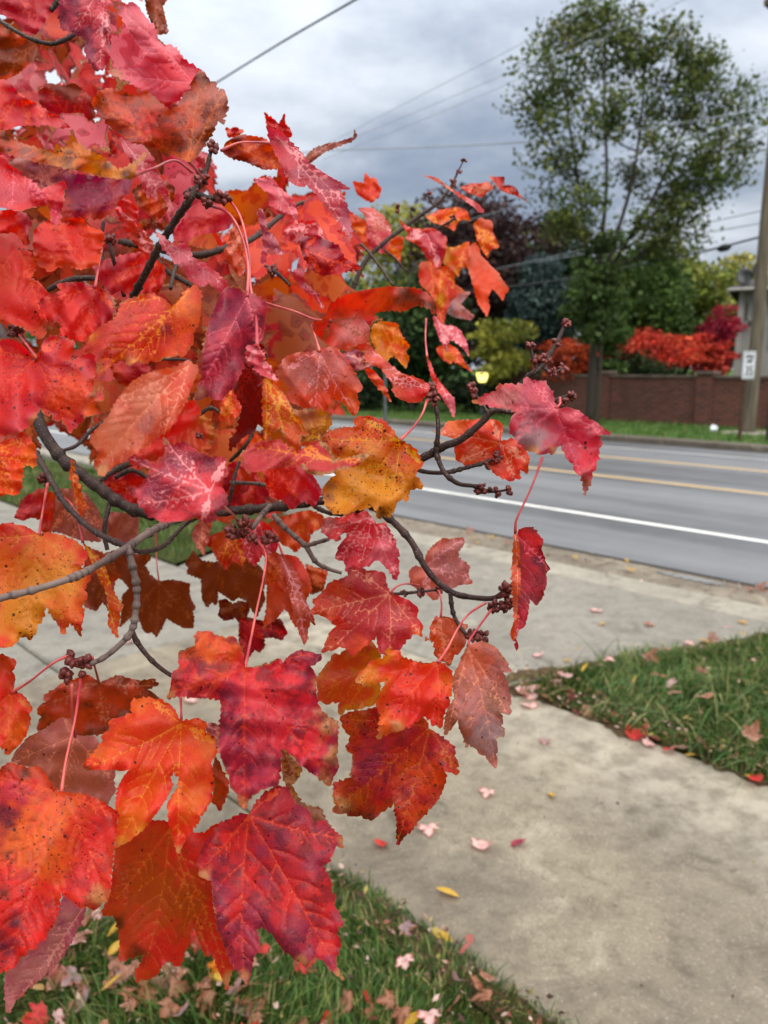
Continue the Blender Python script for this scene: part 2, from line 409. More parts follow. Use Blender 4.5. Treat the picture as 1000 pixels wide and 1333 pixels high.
LEAVES = '''
# id|cols|depth|sx,sy|fold,curl,wav|spots,brown,blotch|base|tips|outline|petiole@endDepth
A1|CP|.62|0,-.3|.2,.1,1|.05,0,.1|20,-20|50,40 -20,30 75,0|-45,-45 80,-45 72,0 68,12 60,25 50,42 40,45 28,38 15,25 5,20 0,19 -20,25 -45,20
A2|PUK|.50|.5,-.2|.7,.1,1|.05,0,.5|137,-30|142,60 96,43 130,92|84,-40 79,-10 76,14 77,26 80,38 96,43 106,48 113,55 109,65 115,77 122,91 130,92 137,86 142,79 144,60 144,43 142,24 138,7 134,-40
A3|PK|.47|-.3,-.35|.35,.1,1|.05,.08,.15|252,108|143,0 142,94 215,58|142,-2 156,3 166,10 168,2 178,7 190,22 202,36 206,53 214,60 222,57 231,65 239,76 246,82 256,88 264,92 255,98 246,118 231,132 214,133 209,130 192,121 185,119 168,106 146,98 139,92 154,89 168,86 182,84 190,72 182,60 173,46 163,31 154,14
A4|TB|.72|.2,.2|.2,0,1|.1,.1,.3|200,-14|207,46 219,40 190,0|188,-20 215,-20 219,-2 212,8 217,30 219,43 207,46 200,38 195,25 190,10
A6|BO|.74|.1,.2|.2,0,1|.2,.1,.1|50,55|-20,90 5,105 0,35|-25,30 0,34 25,45 55,55 48,75 22,97 5,105 -25,102
A7|RP|.55|0,-.5|.25,.15,1|.1,0,.1|24,120|92,166 0,165 40,165|-35,100 0,103 11,106 24,120 41,132 62,144 79,154 92,166 79,167 62,163 36,163 24,164 12,168 -35,165
A7b|PR|.50|0,-.55|.2,.1,1|.08,.08,.15|20,190|80,288 15,275 62,268|-40,185 8,205 12,214 36,232 50,242 54,246 68,240 84,235 86,240 82,264 77,293 67,291 64,265 56,268 43,270 24,275 14,272 0,270 -40,275
A8|GM|.39|.1,-.5|.2,.1,1.2|.35,.07,.6|166,214|0,180 74,190 94,172|-30,160 -5,166 14,175 24,185 48,192 70,199 74,185 79,192 89,190 94,167 101,185 113,194 134,204 146,214 154,221 166,217 178,209 190,197 190,204 178,216 174,233 156,233 134,230 106,223 72,216 48,211 24,204 -5,196 -30,185|174,228 200,219 228,209 250,224@.55
A9|GBG|.43|-.2,-.25|.45,.15,1.2|.4,.04,.6|246,210|127,135 265,94 290,120|122,140 120,130 130,118 142,115 156,118 168,122 180,125 192,118 199,125 209,134 221,144 231,138 238,126 246,112 255,97 265,92 274,106 281,106 284,119 291,115 297,130 296,144 299,141 291,154 292,163 284,158 277,173 265,192 255,206 246,211 234,205 214,198 192,190 168,182 154,173 142,163 130,149|246,210 258,224 268,234@.56
A10|CB|.80|0,.2|.2,0,1|.05,0,.2|98,168|60,110 115,110 55,150|50,118 66,108 80,112 96,108 108,116 122,132 124,150 112,166 98,172 80,164 62,148 52,136
A11|DU|.60|0,.1|.2,0,1|.1,.2,.5|90,246|15,215 50,243|10,215 22,205 43,206 70,212 90,220 84,235 70,240 54,246 44,242 30,236 14,232
A11b|UG|.56|.1,-.2|.15,.1,1|.1,.12,.4|168,228|84,290 134,284 100,240|82,226 106,227 144,232 174,230 170,248 156,260 146,276 134,284 120,286 100,284 84,294 79,288 82,270 84,250
L12|RO|.55|0,-.4|.2,.1,1|.12,.05,.05|112,344|62,290 106,284 46,330|44,300 55,290 65,286 68,292 77,294 84,289 94,284 106,283 118,296 134,301 136,313 131,327 130,342 115,349 103,351 84,344 67,354 50,346 45,334 43,315
L13|RO|.52|.1,-.4|.2,.1,1|.45,.08,.05|22,320|60,432 -30,400 64,384|-40,300 0,304 20,304 30,318 42,333 48,348 40,362 52,368 62,380 66,386 50,394 55,412 61,434 54,442 45,438 30,426 10,421 -40,420
L14|RC|.50|0,-.5|.2,.1,1|.2,.12,.1|124,374|106,443 54,390 148,400|73,370 84,368 96,367 110,369 125,373 139,378 149,392 151,404 146,418 127,428 115,437 106,445 94,442 79,441 78,431 82,419 65,419 52,412 47,400 55,388 80,378|124,374 128,350 133,322@.62
L15|ROO|.46|-.2,-.45|.3,.1,1.1|.4,.22,.25|247,378|124,490 172,478 156,395|159,393 172,388 184,384 196,382 212,388 224,399 234,390 241,379 255,370 262,382 262,396 261,408 259,421 252,434 252,445 241,463 232,463 224,465 213,466 204,472 196,470 189,474 180,470 168,477 164,468 150,472 136,484 126,494 122,480 133,463 140,452 124,456 108,458 119,435 132,425 147,417 154,406
L16|RP|.44|.1,-.45|.22,.1,1.1|.55,.22,.12|48,466|90,563 -30,540 133,530 76,440 -20,450|-45,445 0,442 12,441 24,445 36,456 46,465 52,456 56,445 63,439 70,437 84,440 98,445 95,458 91,470 105,464 119,459 124,468 126,477 122,494 122,512 133,500 136,519 130,523 126,528 135,536 124,540 112,543 108,550 101,553 91,565 86,555 80,547 70,548 68,540 59,540 52,532 46,546 38,554 21,566 10,566 0,577 -45,580|48,466 36,450 25,436@.56
L17|OR|.42|.1,-.5|.2,.1,1|.2,.15,.1|-25,590|20,643 40,570 46,600|-45,580 0,577 26,563 38,568 47,582 47,600 46,608 31,604 30,616 28,638 19,645 8,643 0,647 -45,655
L18|SGS|.41|.4,-.2|-.5,.1,1|.22,.08,.15|246,476|126,612 150,520 215,560|231,477 245,468 259,480 252,498 241,526 232,542 224,554 210,566 196,575 175,591 160,600 150,606 140,614 133,621 126,612 122,603 129,589 120,580 117,571 128,556 140,543 147,530 154,519 162,508 171,498 183,490 196,484 214,480
L19|PCK|.40|-.1,-.55|.2,.15,1|.1,.2,.55|274,639|150,588 214,570 292,600 188,655 264,678|149,588 158,589 168,590 178,594 187,597 196,601 204,604 212,600 216,592 214,580 212,568 219,574 227,579 234,576 241,575 250,582 259,589 268,592 276,596 286,594 295,596 294,606 297,617 291,622 287,627 293,641 298,656 288,663 276,669 284,671 278,680 265,680 255,674 240,678 224,679 210,680 200,674 190,670 187,662 180,656 180,648 172,645 163,634 172,634 181,636 188,626 194,618 196,610 182,606 166,598 156,594|291,660 304,670 310,679@.62
L20|UPP|.43|.3,-.15|.55,.1,1|.15,.22,.55|322,386|262,505 342,450|292,376 300,373 308,373 318,378 325,382 336,386 346,393 347,406 345,421 343,440 334,446 322,462 318,474 312,490 304,505 294,514 285,521 278,520 273,515 262,520 252,521 256,508 259,498 262,490 261,480 263,459 266,445 269,431 274,415 280,400 286,386|322,386 323,345 314,305 298,278 276,268@.56
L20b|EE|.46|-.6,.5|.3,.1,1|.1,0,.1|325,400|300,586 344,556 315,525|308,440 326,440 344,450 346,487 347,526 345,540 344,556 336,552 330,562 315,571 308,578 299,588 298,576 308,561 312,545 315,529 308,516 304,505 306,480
L21|KP|.41|0,-.4|.3,.2,1|.05,0,.1|336,450|360,494 322,470|322,449 336,449 340,456 344,454 346,470 354,479 356,486 363,496 354,494 342,489 332,482 322,474 320,462|335,450 333,410 326,370 324,330 314,285 300,262 286,248@.57
L21b|OGM|.43|.2,-.4|-.3,.1,1|.15,.1,.15|346,490|378,597 346,575 400,568|344,492 354,494 363,496 366,508 373,518 382,534 390,545 402,568 392,567 390,587 378,599 373,573 366,556 356,563 350,570 344,573 342,544 342,508
L23|SOK|.52|0,.15|.3,.1,1|.3,.12,.2|416,457|410,535 464,540 375,480|370,466 380,461 391,458 404,459 415,456 426,452 435,452 444,458 450,466 456,475 461,484 468,495 473,505 465,512 466,520 468,529 466,537 461,542 454,536 450,529 442,522 433,519 428,528 424,536 418,533 412,529 402,531 391,529 380,524 370,519 373,512 377,505 368,494 359,487|416,457 411,440 406,424@.60
L24|MT|.60|0,-.2|.2,0,1|.3,.2,.2|390,580|430,548 420,572|376,530 388,534 400,533 414,534 426,533 433,550 426,560 418,574 405,572 390,576 382,560|
L25|PCO|.41|0,-.9|.3,.1,1|.25,.25,.2|434,600|322,580 390,578 480,594|314,589 326,582 338,575 350,574 363,571 376,582 387,589 400,580 415,573 426,579 432,588 435,598 446,597 458,594 472,591 482,592 474,598 464,606 447,610 432,616 415,619 401,617 393,606 376,608 352,610 336,614 321,614 314,603
L26|MOM|.50|.1,-.45|.2,.12,1.1|1.0,.20,.15|521,573|422,572 440,662 506,672 548,602 474,546|419,571 426,562 433,560 440,557 452,556 464,556 460,548 464,543 475,542 485,542 492,546 499,547 506,553 510,557 515,566 521,573 530,577 538,582 544,590 548,599 551,606 544,612 541,620 548,626 551,636 543,636 534,638 532,645 532,652 524,650 517,654 514,664 506,674 498,671 492,676 490,667 485,659 475,663 465,664 452,670 440,669 431,666 424,660 421,647 421,634 428,625 437,619 432,608 430,600 424,585|521,573 538,556 550,538 556,521@.58
L27|GRB|.46|.1,.2|-.6,.05,1|.25,.18,.3|431,417|562,400 481,440 420,446|429,397 436,392 445,387 454,382 470,378 489,375 510,373 527,374 542,376 552,379 559,384 564,392 566,410 560,402 552,399 545,396 534,402 524,405 510,404 496,405 484,410 471,412 478,421 482,431 478,445 468,448 457,452 454,458 446,456 436,452 428,450 422,445 414,438 408,431 406,424 408,417 420,419|431,417 410,416 385,406 358,398 344,394@.55
L28|OM|.75|0,-.2|.2,.1,1|.05,.05,.05|496,420|527,480 484,458 533,450|485,424 496,418 506,419 517,421 524,438 534,451 528,458 533,466 529,480 521,472 513,463 508,466 503,473 495,466 489,459 486,448 482,438
L29|RGK|.52|.2,-.2|-.6,.1,1|.2,.12,.15|558,506|478,452 500,495|478,445 487,455 496,463 510,476 524,487 534,489 548,494 559,501 557,512 551,518 545,524 536,524 527,522 518,518 513,512 511,504 510,498 502,488 496,480 484,474 475,468 474,456|559,507 545,500 524,488@.56
L30|GR|.60|.3,0|.3,.1,1|.1,.1,.1|475,478|510,522|473,476 478,476 489,485 497,494 503,505 510,524 504,518 496,509 486,498 478,488
L30b|DU|.56|0,-.3|.3,.1,1|.1,0,.3|448,460|486,478|446,460 455,456 465,455 474,464 486,477 478,478 470,482 460,482 453,472
L31|KR|.78|.4,-.2|.6,.1,1|.05,0,.05|556,464|592,542|555,463 561,472 564,482 568,491 575,500 582,508 592,520 593,534 591,544 585,532 578,522 573,513 566,501 562,492 560,484|556,464 554,440 555,415@.9
L32|KP|.95|.2,-.3|.3,.1,1|.02,0,.05|568,414|610,463 585,458|563,412 568,412 575,422 583,424 590,424 597,428 602,434 606,441 609,450 611,465 604,455 597,448 591,444 585,443 583,452 582,460 575,446 570,436 567,426
L32b|OR|1.0|.1,-.2|.3,.1,1|.1,.05,.05|575,450|615,484 588,474|568,453 576,449 585,448 594,453 600,461 604,470 616,485 602,477 596,473 590,470 588,474 582,471 575,467 570,460
C1|RO|1.15|0,.2|.2,.1,1|.05,0,.1|485,264|476,224 459,236 497,245|459,236 466,237 474,239 474,231 476,224 479,228 482,232 487,231 491,234 493,241 497,245 495,252 494,257 489,259 485,264 475,260 469,256 464,251
C2|SPK|1.0|.2,-.2|.4,.1,1|.02,0,.1|470,272|498,330 510,300|466,271 476,270 485,271 500,281 505,289 509,297 509,307 507,318 503,324 497,331 488,325 480,321 478,311 477,300 478,291 476,282
C3|OG|1.1|0,-.1|.2,.1,1|.1,.05,.2|482,292|455,307 522,342|456,280 470,284 482,290 496,300 510,304 526,310 523,325 521,343 507,331 497,328 487,326 475,326 465,325 459,315 454,307
C4|POK|.95|-.1,-.3|.3,.1,1|.05,0,.1|556,305|520,287 572,350 525,310|519,286 527,292 535,297 543,297 550,299 558,297 565,297 574,303 582,310 581,320 580,331 576,340 572,351 565,348 562,342 557,337 551,329 547,321 537,315 527,310 532,304 525,296
C5|OS|1.1|.1,-.2|.2,.1,1|.05,0,.05|575,292|596,270 612,287 556,281|553,282 564,277 575,271 584,272 595,269 607,274 610,280 613,288 604,286 597,288 594,294 592,301 583,296 575,293 564,290
C6|SK|.9|0,-.3|-.4,.1,1|.02,0,.05|550,229|629,276 596,252|550,228 558,229 567,231 574,236 582,242 593,249 605,255 614,260 622,265 627,270 631,276 625,277 615,268 605,261 595,254 585,247 575,240 562,233
C7|SR|1.2|0,-.2|.3,.1,1|.02,0,.1|642,245|600,244 612,252|599,244 607,241 615,238 625,239 635,236 639,240 643,245 635,250 627,257 619,254 610,251
C8|RE|1.2|.2,-.2|.3,.1,1|.1,.1,.2|645,241|686,262 637,229|636,229 646,230 657,230 657,236 655,241 664,241 672,244 674,248 676,253 687,263 678,258 670,254 661,252 652,248
C9|OG|1.1|.1,-.3|.2,.1,1|.15,.05,.1|618,291|636,334 650,322|616,292 625,283 632,286 640,287 642,294 641,301 646,311 650,322 642,324 637,327 635,337 628,326 622,315 619,303
C10|OM|1.15|0,-.3|.2,.1,1|.03,.05,.05|605,318|597,358 580,322|579,321 590,322 600,319 606,315 612,315 611,325 610,335 611,343 610,351 605,348 600,348 597,361 592,355 587,350 582,346 577,343 578,332
C10b|OSR|1.05|.3,-.3|.5,.1,1|.03,.02,.05|618,316|634,410 660,385|612,320 618,315 624,322 626,332 633,339 640,347 648,354 654,364 663,376 658,383 655,392 648,383 640,375 638,382 635,388 638,400 634,413 628,403 622,395 619,383 616,372 612,358 609,347 609,335
C11|RGO|1.1|.1,-.2|.4,.1,1|.05,0,.1|560,340|577,422 605,380|547,342 560,339 566,343 572,347 581,346 590,347 592,358 592,370 599,374 606,380 599,383 592,388 587,393 583,401 580,411 577,423 573,419 570,415 568,405 567,395 563,388 560,382 553,376 547,370 545,356
C12|MO|1.05|.5,-.2|.7,.1,1|.05,0,.1|574,352|573,404|566,360 574,352 581,362 583,380 580,395 574,406 568,396 565,378
C13|DX|1.2|.2,-.1|.3,.1,1|.02,0,.1|586,388|618,412|585,384 598,380 613,380 607,388 600,396 608,403 618,412 613,417 602,415 592,413 586,410 581,406 583,396
U1|VPK|.50|.3,-.3|-.35,.1,1|.02,.06,.15|360,178|457,308 448,262 400,205|346,163 352,166 365,171 378,184 390,196 397,205 404,213 420,224 435,233 446,239 457,246 447,247 439,245 445,253 449,262 453,271 455,280 457,296 457,311 449,302 442,290 434,279 425,269 412,253 400,241 389,243 379,238 372,226 365,213 358,198 351,182
U2|CR|.75|0,.1|.2,0,1|.05,.05,.2|362,182|345,146 371,148 381,174|344,145 350,151 355,154 360,158 363,161 367,154 371,147 371,155 372,161 378,168 381,176 372,183 362,180 355,172 347,162
U3|TE|.72|.2,-.3|.5,.1,1|.05,.1,.2|396,209|463,168|394,208 402,199 411,192 425,187 439,185 452,181 460,178 462,168 465,178 460,183 453,186 440,191 425,197 414,205 404,213
U4|RC|.8|0,0|.2,0,1|.05,.05,.1|300,180|318,170 294,166|294,165 300,168 306,165 312,168 318,170 313,175 309,181 302,179 296,178
U5|GE|.62|.1,-.2|.25,.1,1|.25,.1,.35|300,186|366,218 290,196|294,185 304,179 315,175 330,177 344,180 354,187 359,196 363,204 368,218 356,220 344,221 332,216 320,211 308,208 296,204 289,197|352,186 330,185 310,186 288,196@.56
U6|PKK|.60|.1,-.3|.3,.1,1|.05,.02,.1|352,235|388,292 330,234|329,234 341,232 354,231 359,237 363,243 370,249 378,255 382,262 385,270 387,281 388,293 383,285 378,279 372,280 366,279 360,274 354,270 350,260 349,250 340,244
U7|PRK|.68|0,-.1|.25,.1,1|.05,.05,.1|411,290|368,303 382,316 425,315|367,302 374,295 382,288 396,287 411,288 417,296 423,303 424,309 427,316 415,317 404,315 393,319 382,316 374,310
U8|CUR|.56|.05,-.3|.25,.1,1|.35,.08,.5|397,325|470,350 412,306 418,358|390,309 398,307 404,310 411,305 420,311 430,315 436,318 443,322 445,328 448,335 459,342 471,350 460,351 448,355 433,357 419,359 408,353 402,345 395,335 391,322
U9|KPK|.52|.2,-.4|-.4,.1,1|.06,.05,.1|206,304|300,376 240,362|204,302 211,306 217,311 224,318 231,318 238,316 246,320 249,327 250,334 260,340 270,346 282,354 291,363 300,374 293,378 286,381 279,374 272,368 265,374 258,371 253,369 248,366 244,360 241,354 232,345 224,337 216,328 210,320
U10|CP|.66|.1,-.3|.2,.1,1|.15,0,.15|292,268|226,312 256,306|226,314 228,305 231,296 240,283 248,270 255,265 262,260 270,261 280,262 291,270 301,279 303,289 295,299 280,303 268,304 255,307 249,311 243,316 235,314
U11|SO|.6|0,-.2|.3,.1,1|.1,.08,.1|310,294|300,330 318,350|298,300 310,292 320,308 322,318 316,330 320,344 314,360 305,352 296,340 291,326 300,316
U12|KV|.58|.3,-.2|.5,.1,1|.02,.08,.1|340,272|368,330|335,274 342,272 346,285 350,301 358,308 363,318 370,332 364,332 356,326 348,322 347,335 343,345 338,340 342,326 342,306 338,290
U12b|KPK|.57|.2,-.3|.3,.1,1|.02,.05,.1|390,342|421,402 375,352|373,349 381,354 386,350 388,341 393,344 395,356 397,368 406,376 416,385 421,403 414,394 409,387 401,382 394,376 386,366
U13|KPK|.52|.1,-.3|.3,.1,1|.02,.08,.05|160,182|224,280 205,260|155,178 164,182 173,187 182,187 190,192 197,202 202,211 206,221 209,231 213,239 217,246 222,260 226,274 224,284 219,270 214,257 209,251 205,247 206,254 204,263 199,257 195,252 193,259 188,248 185,238 180,230 176,222 168,207 160,192
B1|ORO|.49|.1,-.5|.22,.12,1.1|.5,.12,.05|51,696|105,826 34,833 114,752 -40,800 -30,700|-50,690 0,683 14,680 20,683 31,684 42,690 51,696 60,693 67,694 78,696 89,700 97,703 103,708 110,715 115,724 110,730 106,738 112,746 119,754 113,760 110,768 115,777 110,782 107,790 110,797 109,805 106,815 106,830 100,822 96,815 91,811 86,818 83,827 78,817 73,809 66,800 60,787 58,796 56,805 49,814 48,822 40,834 34,829 26,830 20,838 10,843 0,843 -50,860|51,696 56,664 62,630@.60
B2|BG|.75|-.2,.4|.2,.1,1|.1,.05,.1|120,712|137,796 155,750|112,712 125,716 140,722 150,735 152,745 158,750 150,757 148,770 140,776 140,793 134,784 125,796 110,790 106,760
B3|OGM|.56|.6,-.2|.6,.1,1|.1,.12,.1|110,707|152,828 160,790|108,706 119,715 130,727 136,736 140,746 147,768 154,780 161,790 156,798 156,808 153,818 154,831 149,826 145,820 140,813 142,797 140,783 137,768 131,756 125,744 118,731 113,720|108,706 102,680 92,655 75,643@.62
B4|BB|.92|.1,.55|.15,.1,.8|.03,.02,.05|207,757|204,829 252,808 140,722 192,722 158,815|136,721 150,716 162,718 172,721 180,721 186,722 192,719 197,727 189,736 193,742 195,748 201,752 207,757 216,755 228,755 238,757 248,760 247,766 247,773 250,782 255,790 251,796 253,805 252,818 240,818 228,812 217,805 212,816 204,830 198,823 192,825 186,820 183,811 178,800 168,806 156,817 158,795 159,775 164,770 168,766 160,756 153,751 149,743|207,757 204,730 203,690@.95
B5|BB|.90|-.1,.5|.2,.1,.8|.03,.02,.05|290,728|270,788 246,735 330,800 340,745|252,716 257,724 264,730 279,732 290,728 298,722 308,722 318,722 328,730 339,737 345,746 346,757 343,768 346,780 340,792 334,804 327,793 320,782 311,778 303,783 293,776 284,770 284,780 282,788 276,784 270,791 266,785 263,780 262,766 262,754 252,750 243,747 245,739 241,733
B5b|BE|.86|.2,.45|.2,.1,1|.03,.02,.05|312,780|288,800 318,808|284,782 294,779 303,786 312,782 324,784 325,796 320,806 312,812 306,804 300,807 294,808 289,806 284,802 286,792
B6|CE|.85|.1,.3|.2,.1,1|.05,.05,.2|312,806|316,860 345,832 372,826|311,806 322,803 342,808 355,804 366,806 370,814 375,824 366,834 356,830 344,831 345,842 338,850 332,846 324,856 318,868 312,850 311,830
B7|GO|.72|.1,-.1|.25,.1,1|.15,.1,.1|362,724|345,816 398,790 352,760|349,756 356,738 363,722 376,722 387,725 394,734 400,744 404,756 406,768 400,778 397,786 403,794 409,805 404,810 402,818 394,813 385,817 380,808 375,797 370,793 364,801 354,810 349,813 342,820 344,806 347,792 347,775|
B8|SGK|.62|.5,-.2|.5,.1,1|.1,.05,.1|366,724|398,836 408,812|362,724 370,724 378,730 384,743 390,756 394,768 397,780 403,792 408,803 411,815 404,809 401,806 401,820 400,834 396,840 391,828 387,816 383,802 380,787 376,772 371,758 366,740|368,722 362,706 355,690@.70
B9|PUR|.435|.1,-.5|.2,.14,1.1|.35,.25,.65|319,870|222,902 268,828 319,1050 430,1016 414,850|254,825 263,822 272,821 279,826 286,828 294,831 298,828 304,828 308,831 310,836 313,840 316,848 317,857 319,869 330,868 340,866 351,864 356,860 361,857 369,862 375,855 382,850 390,846 397,847 404,848 412,851 420,855 418,860 414,862 404,867 410,876 412,887 412,902 414,916 420,926 428,933 436,937 441,943 440,964 440,974 438,983 441,993 440,1003 434,1012 430,1024 425,1023 420,1017 413,1011 406,1007 399,1001 394,998 388,993 382,986 374,979 368,969 366,978 366,988 366,998 364,1007 364,1016 361,1024 354,1024 349,1026 340,1028 334,1034 329,1036 325,1041 322,1046 320,1054 314,1050 310,1043 308,1033 303,1029 299,1020 298,1010 293,1000 289,990 284,974 283,964 284,954 286,942 288,928 288,918 286,911 278,909 270,909 258,909 248,908 236,906 224,908 217,910 220,902 222,894 223,884 226,873 231,871 234,866 232,858 232,849 240,846 248,842 254,840|319,870 324,845 334,795 343,752 346,722 336,704@.60
B10|ORO|.46|.05,-.5|.2,.12,1.1|.22,.10,.05|236,942|112,1001 158,1094 232,1106 280,965 198,910|108,1000 111,992 116,986 122,980 127,974 130,968 134,964 132,957 142,951 142,945 142,938 152,935 162,932 173,929 170,920 172,911 184,909 197,908 203,911 209,909 214,914 221,916 226,922 230,928 233,935 237,940 247,937 258,934 264,938 270,942 267,948 269,954 274,958 281,962 281,972 282,983 277,988 275,994 277,1010 279,1026 276,1032 277,1041 270,1050 266,1058 260,1062 260,1069 252,1078 243,1090 238,1100 233,1112 229,1104 227,1096 225,1088 224,1080 220,1074 219,1067 219,1056 218,1045 226,1033 232,1024 233,1012 226,1004 222,1012 225,1024 214,1044 206,1056 198,1066 190,1076 182,1084 174,1090 165,1097 158,1100 150,1104 151,1097 150,1090 151,1080 154,1069 151,1060 150,1048 152,1036 154,1024 160,1012 168,1002 158,1004 150,1002 140,1002 130,1002 118,1003|236,942 236,925 235,905@.50
B10b|KD|.62|0,.2|.2,0,1|.05,0,.05|276,952|284,968|268,944 276,940 285,945 285,975 276,975 270,962
B11|RGR|.42|.15,-.5|.22,.12,1.1|.6,.14,.35|80,1032|12,1256 -20,1160 138,1172 -10,1010 150,1060|-50,1010 0,1001 6,996 14,992 25,996 35,999 44,999 52,998 60,1008 66,1018 75,1030 86,1031 98,1032 108,1034 119,1037 130,1042 140,1048 148,1053 155,1059 152,1072 152,1086 149,1100 148,1112 147,1125 144,1140 145,1152 143,1164 139,1176 133,1175 128,1182 119,1185 113,1180 107,1183 100,1179 92,1172 86,1168 80,1163 76,1180 74,1194 70,1205 62,1214 60,1222 52,1226 46,1236 38,1236 34,1244 26,1246 22,1256 12,1262 -10,1270 -50,1240|80,1032 86,990 98,935 105,885@.50
B12|DV|.47|.3,-.2|.3,.1,1|.02,.02,.1|112,1176|14,1312 60,1262|84,1160 98,1172 113,1179 110,1190 106,1200 99,1214 91,1230 82,1246 68,1262 56,1272 44,1282 30,1292 21,1302 12,1320 7,1310 6,1290 7,1265 18,1256 30,1246 40,1236 52,1226 60,1216 70,1204 76,1185
B13|GRG|.50|0,.25|.2,.1,1.1|.15,.14,.15|221,1078|184,1276 270,1238 144,1180 298,1278|150,1100 160,1092 170,1086 182,1078 194,1068 210,1068 224,1071 242,1078 254,1084 266,1084 278,1074 292,1070 300,1090 296,1110 290,1126 282,1146 276,1160 280,1178 284,1196 292,1214 298,1236 304,1258 300,1272 296,1290 290,1276 284,1262 280,1250 276,1240 270,1246 265,1240 258,1222 252,1203 248,1216 246,1230 240,1240 238,1252 231,1259 224,1252 216,1252 208,1262 204,1270 192,1276 184,1274 177,1280 176,1266 184,1252 188,1242 178,1245 168,1247 161,1252 154,1248 156,1232 155,1216 152,1202 147,1192 140,1192 132,1189 138,1174 144,1160 146,1142 148,1125
B14|CUR|.44|-.05,-.45|.22,.13,1.1|.35,.16,.6|324,1061|318,1276 440,1268 262,1132 446,1092 364,1026|290,1070 300,1066 309,1061 318,1059 324,1060 333,1045 342,1034 350,1029 360,1022 368,1024 374,1023 378,1030 381,1039 386,1046 394,1050 402,1055 405,1064 407,1073 414,1068 423,1068 432,1078 441,1086 447,1090 446,1098 449,1104 442,1104 438,1101 434,1112 428,1123 424,1126 420,1128 428,1140 432,1149 432,1161 438,1167 435,1178 442,1190 447,1204 440,1206 439,1216 444,1226 442,1236 438,1246 438,1258 444,1268 450,1276 442,1272 434,1266 427,1258 420,1250 410,1246 404,1252 398,1260 392,1253 384,1250 376,1242 369,1238 362,1228 354,1216 346,1210 340,1207 335,1211 338,1224 338,1237 330,1246 328,1262 326,1272 322,1282 316,1275 310,1266 304,1256 298,1246 294,1234 290,1222 285,1214 282,1206 281,1190 278,1178 277,1162 276,1146 266,1144 258,1140 260,1130 257,1122 261,1114 264,1104 268,1094 278,1082
B15|NB|.50|.1,.2|.3,.1,1.2|.1,.8,.2|370,972|404,1060 388,1010|364,966 372,976 384,990 394,1000 388,1014 380,1022 392,1044 400,1048 418,1052 424,1066 432,1078 420,1072 408,1076 396,1060 384,1046 374,1028 368,1010
D1|CRS|.60|.1,-.4|.2,.12,1.1|.35,.10,.25|507,773|404,797 424,850 506,852 550,828 456,738|403,797 410,788 406,784 412,778 417,773 424,766 426,760 432,757 440,755 447,752 453,749 452,737 462,740 472,739 478,743 484,742 493,744 501,746 503,752 503,758 507,770 514,774 522,777 534,782 538,786 546,794 544,798 543,804 549,811 551,818 549,823 551,829 543,826 537,826 535,832 529,833 525,840 520,848 516,846 511,848 505,855 499,852 494,851 492,840 490,828 484,834 479,840 473,842 466,848 459,854 455,847 449,844 442,842 436,846 428,847 418,851 422,842 425,833 430,822 438,815 430,809 424,804 414,800|508,772 516,764 528,760 545,762@.66
D2|PRK|.58|.05,-.4|.2,.12,1.1|.22,.10,.15|484,672|420,690 440,728 517,752 468,738 514,705|418,690 419,680 423,674 434,674 448,673 458,668 466,666 474,664 479,666 482,671 486,676 490,682 496,681 501,679 505,686 509,694 512,700 516,706 516,712 520,719 518,726 520,735 519,740 521,746 518,750 515,756 510,748 506,742 500,736 494,730 488,730 484,734 476,738 467,740 458,740 450,745 450,737 447,730 441,730 436,727 439,717 443,708 450,700 456,692 448,694 443,697 442,704 433,702 426,699 422,695
D3|DSK|.70|.2,.1|.25,.1,1|.08,.05,.1|553,738|604,700 612,752 556,778|532,746 535,740 539,737 546,738 552,738 553,728 556,720 562,712 570,705 578,700 586,702 595,700 604,700 605,706 603,711 597,718 597,726 605,731 612,737 610,746 611,754 616,757 610,761 604,761 597,762 590,766 582,768 574,768 572,776 566,782 560,778 554,773 545,768 535,762 534,754
D4|RO|.49|.05,-.45|.25,.12,1.1|.4,.18,.15|570,862|464,886 494,958 571,946 504,846|462,888 466,879 468,874 474,871 478,867 481,861 490,859 497,857 504,854 503,844 510,846 518,847 522,852 526,856 538,860 551,863 560,863 568,861 576,863 582,867 586,871 589,877 589,888 588,900 585,908 586,917 580,924 578,932 577,940 574,949 568,944 562,946 560,937 554,933 548,934 544,940 540,940 536,946 529,946 520,952 513,953 506,955 499,957 491,963 493,954 494,945 494,938 496,931 492,924 489,917 492,908 496,900 500,893 505,886 498,888 492,888 485,892 478,895 470,890|570,862 582,845 598,815 612,798 632,785@.60
D5|DTS|.54|.1,-.1|-.25,.1,1|.3,.25,.3|609,843|645,998 662,930 584,950|588,884 592,876 596,868 599,860 604,850 609,842 614,838 622,836 630,836 638,838 646,843 650,848 654,853 660,861 662,868 666,875 660,876 655,875 658,884 662,892 663,902 666,910 664,920 666,929 658,930 652,928 655,936 653,945 658,952 656,960 651,959 646,962 648,972 646,982 648,991 646,1001 640,996 635,990 632,984 624,982 621,976 616,973 611,969 607,974 604,962 599,951 597,944 596,937 590,946 579,958 578,944 580,932 584,920 592,909 590,896|609,842 612,832 622,818 640,793@.60
D6|SO|.62|.1,.1|.25,.1,1|.25,.15,.1|574,803|582,865 610,816 555,834|559,832 560,822 562,812 568,801 572,804 577,802 587,804 596,808 604,812 610,816 606,820 602,822 606,829 607,837 602,845 596,853 592,852 590,858 585,868 580,862 574,861 569,856 565,853 566,845 565,836 559,833 553,835 554,828|574,803 575,788 573,774 570,768@.66
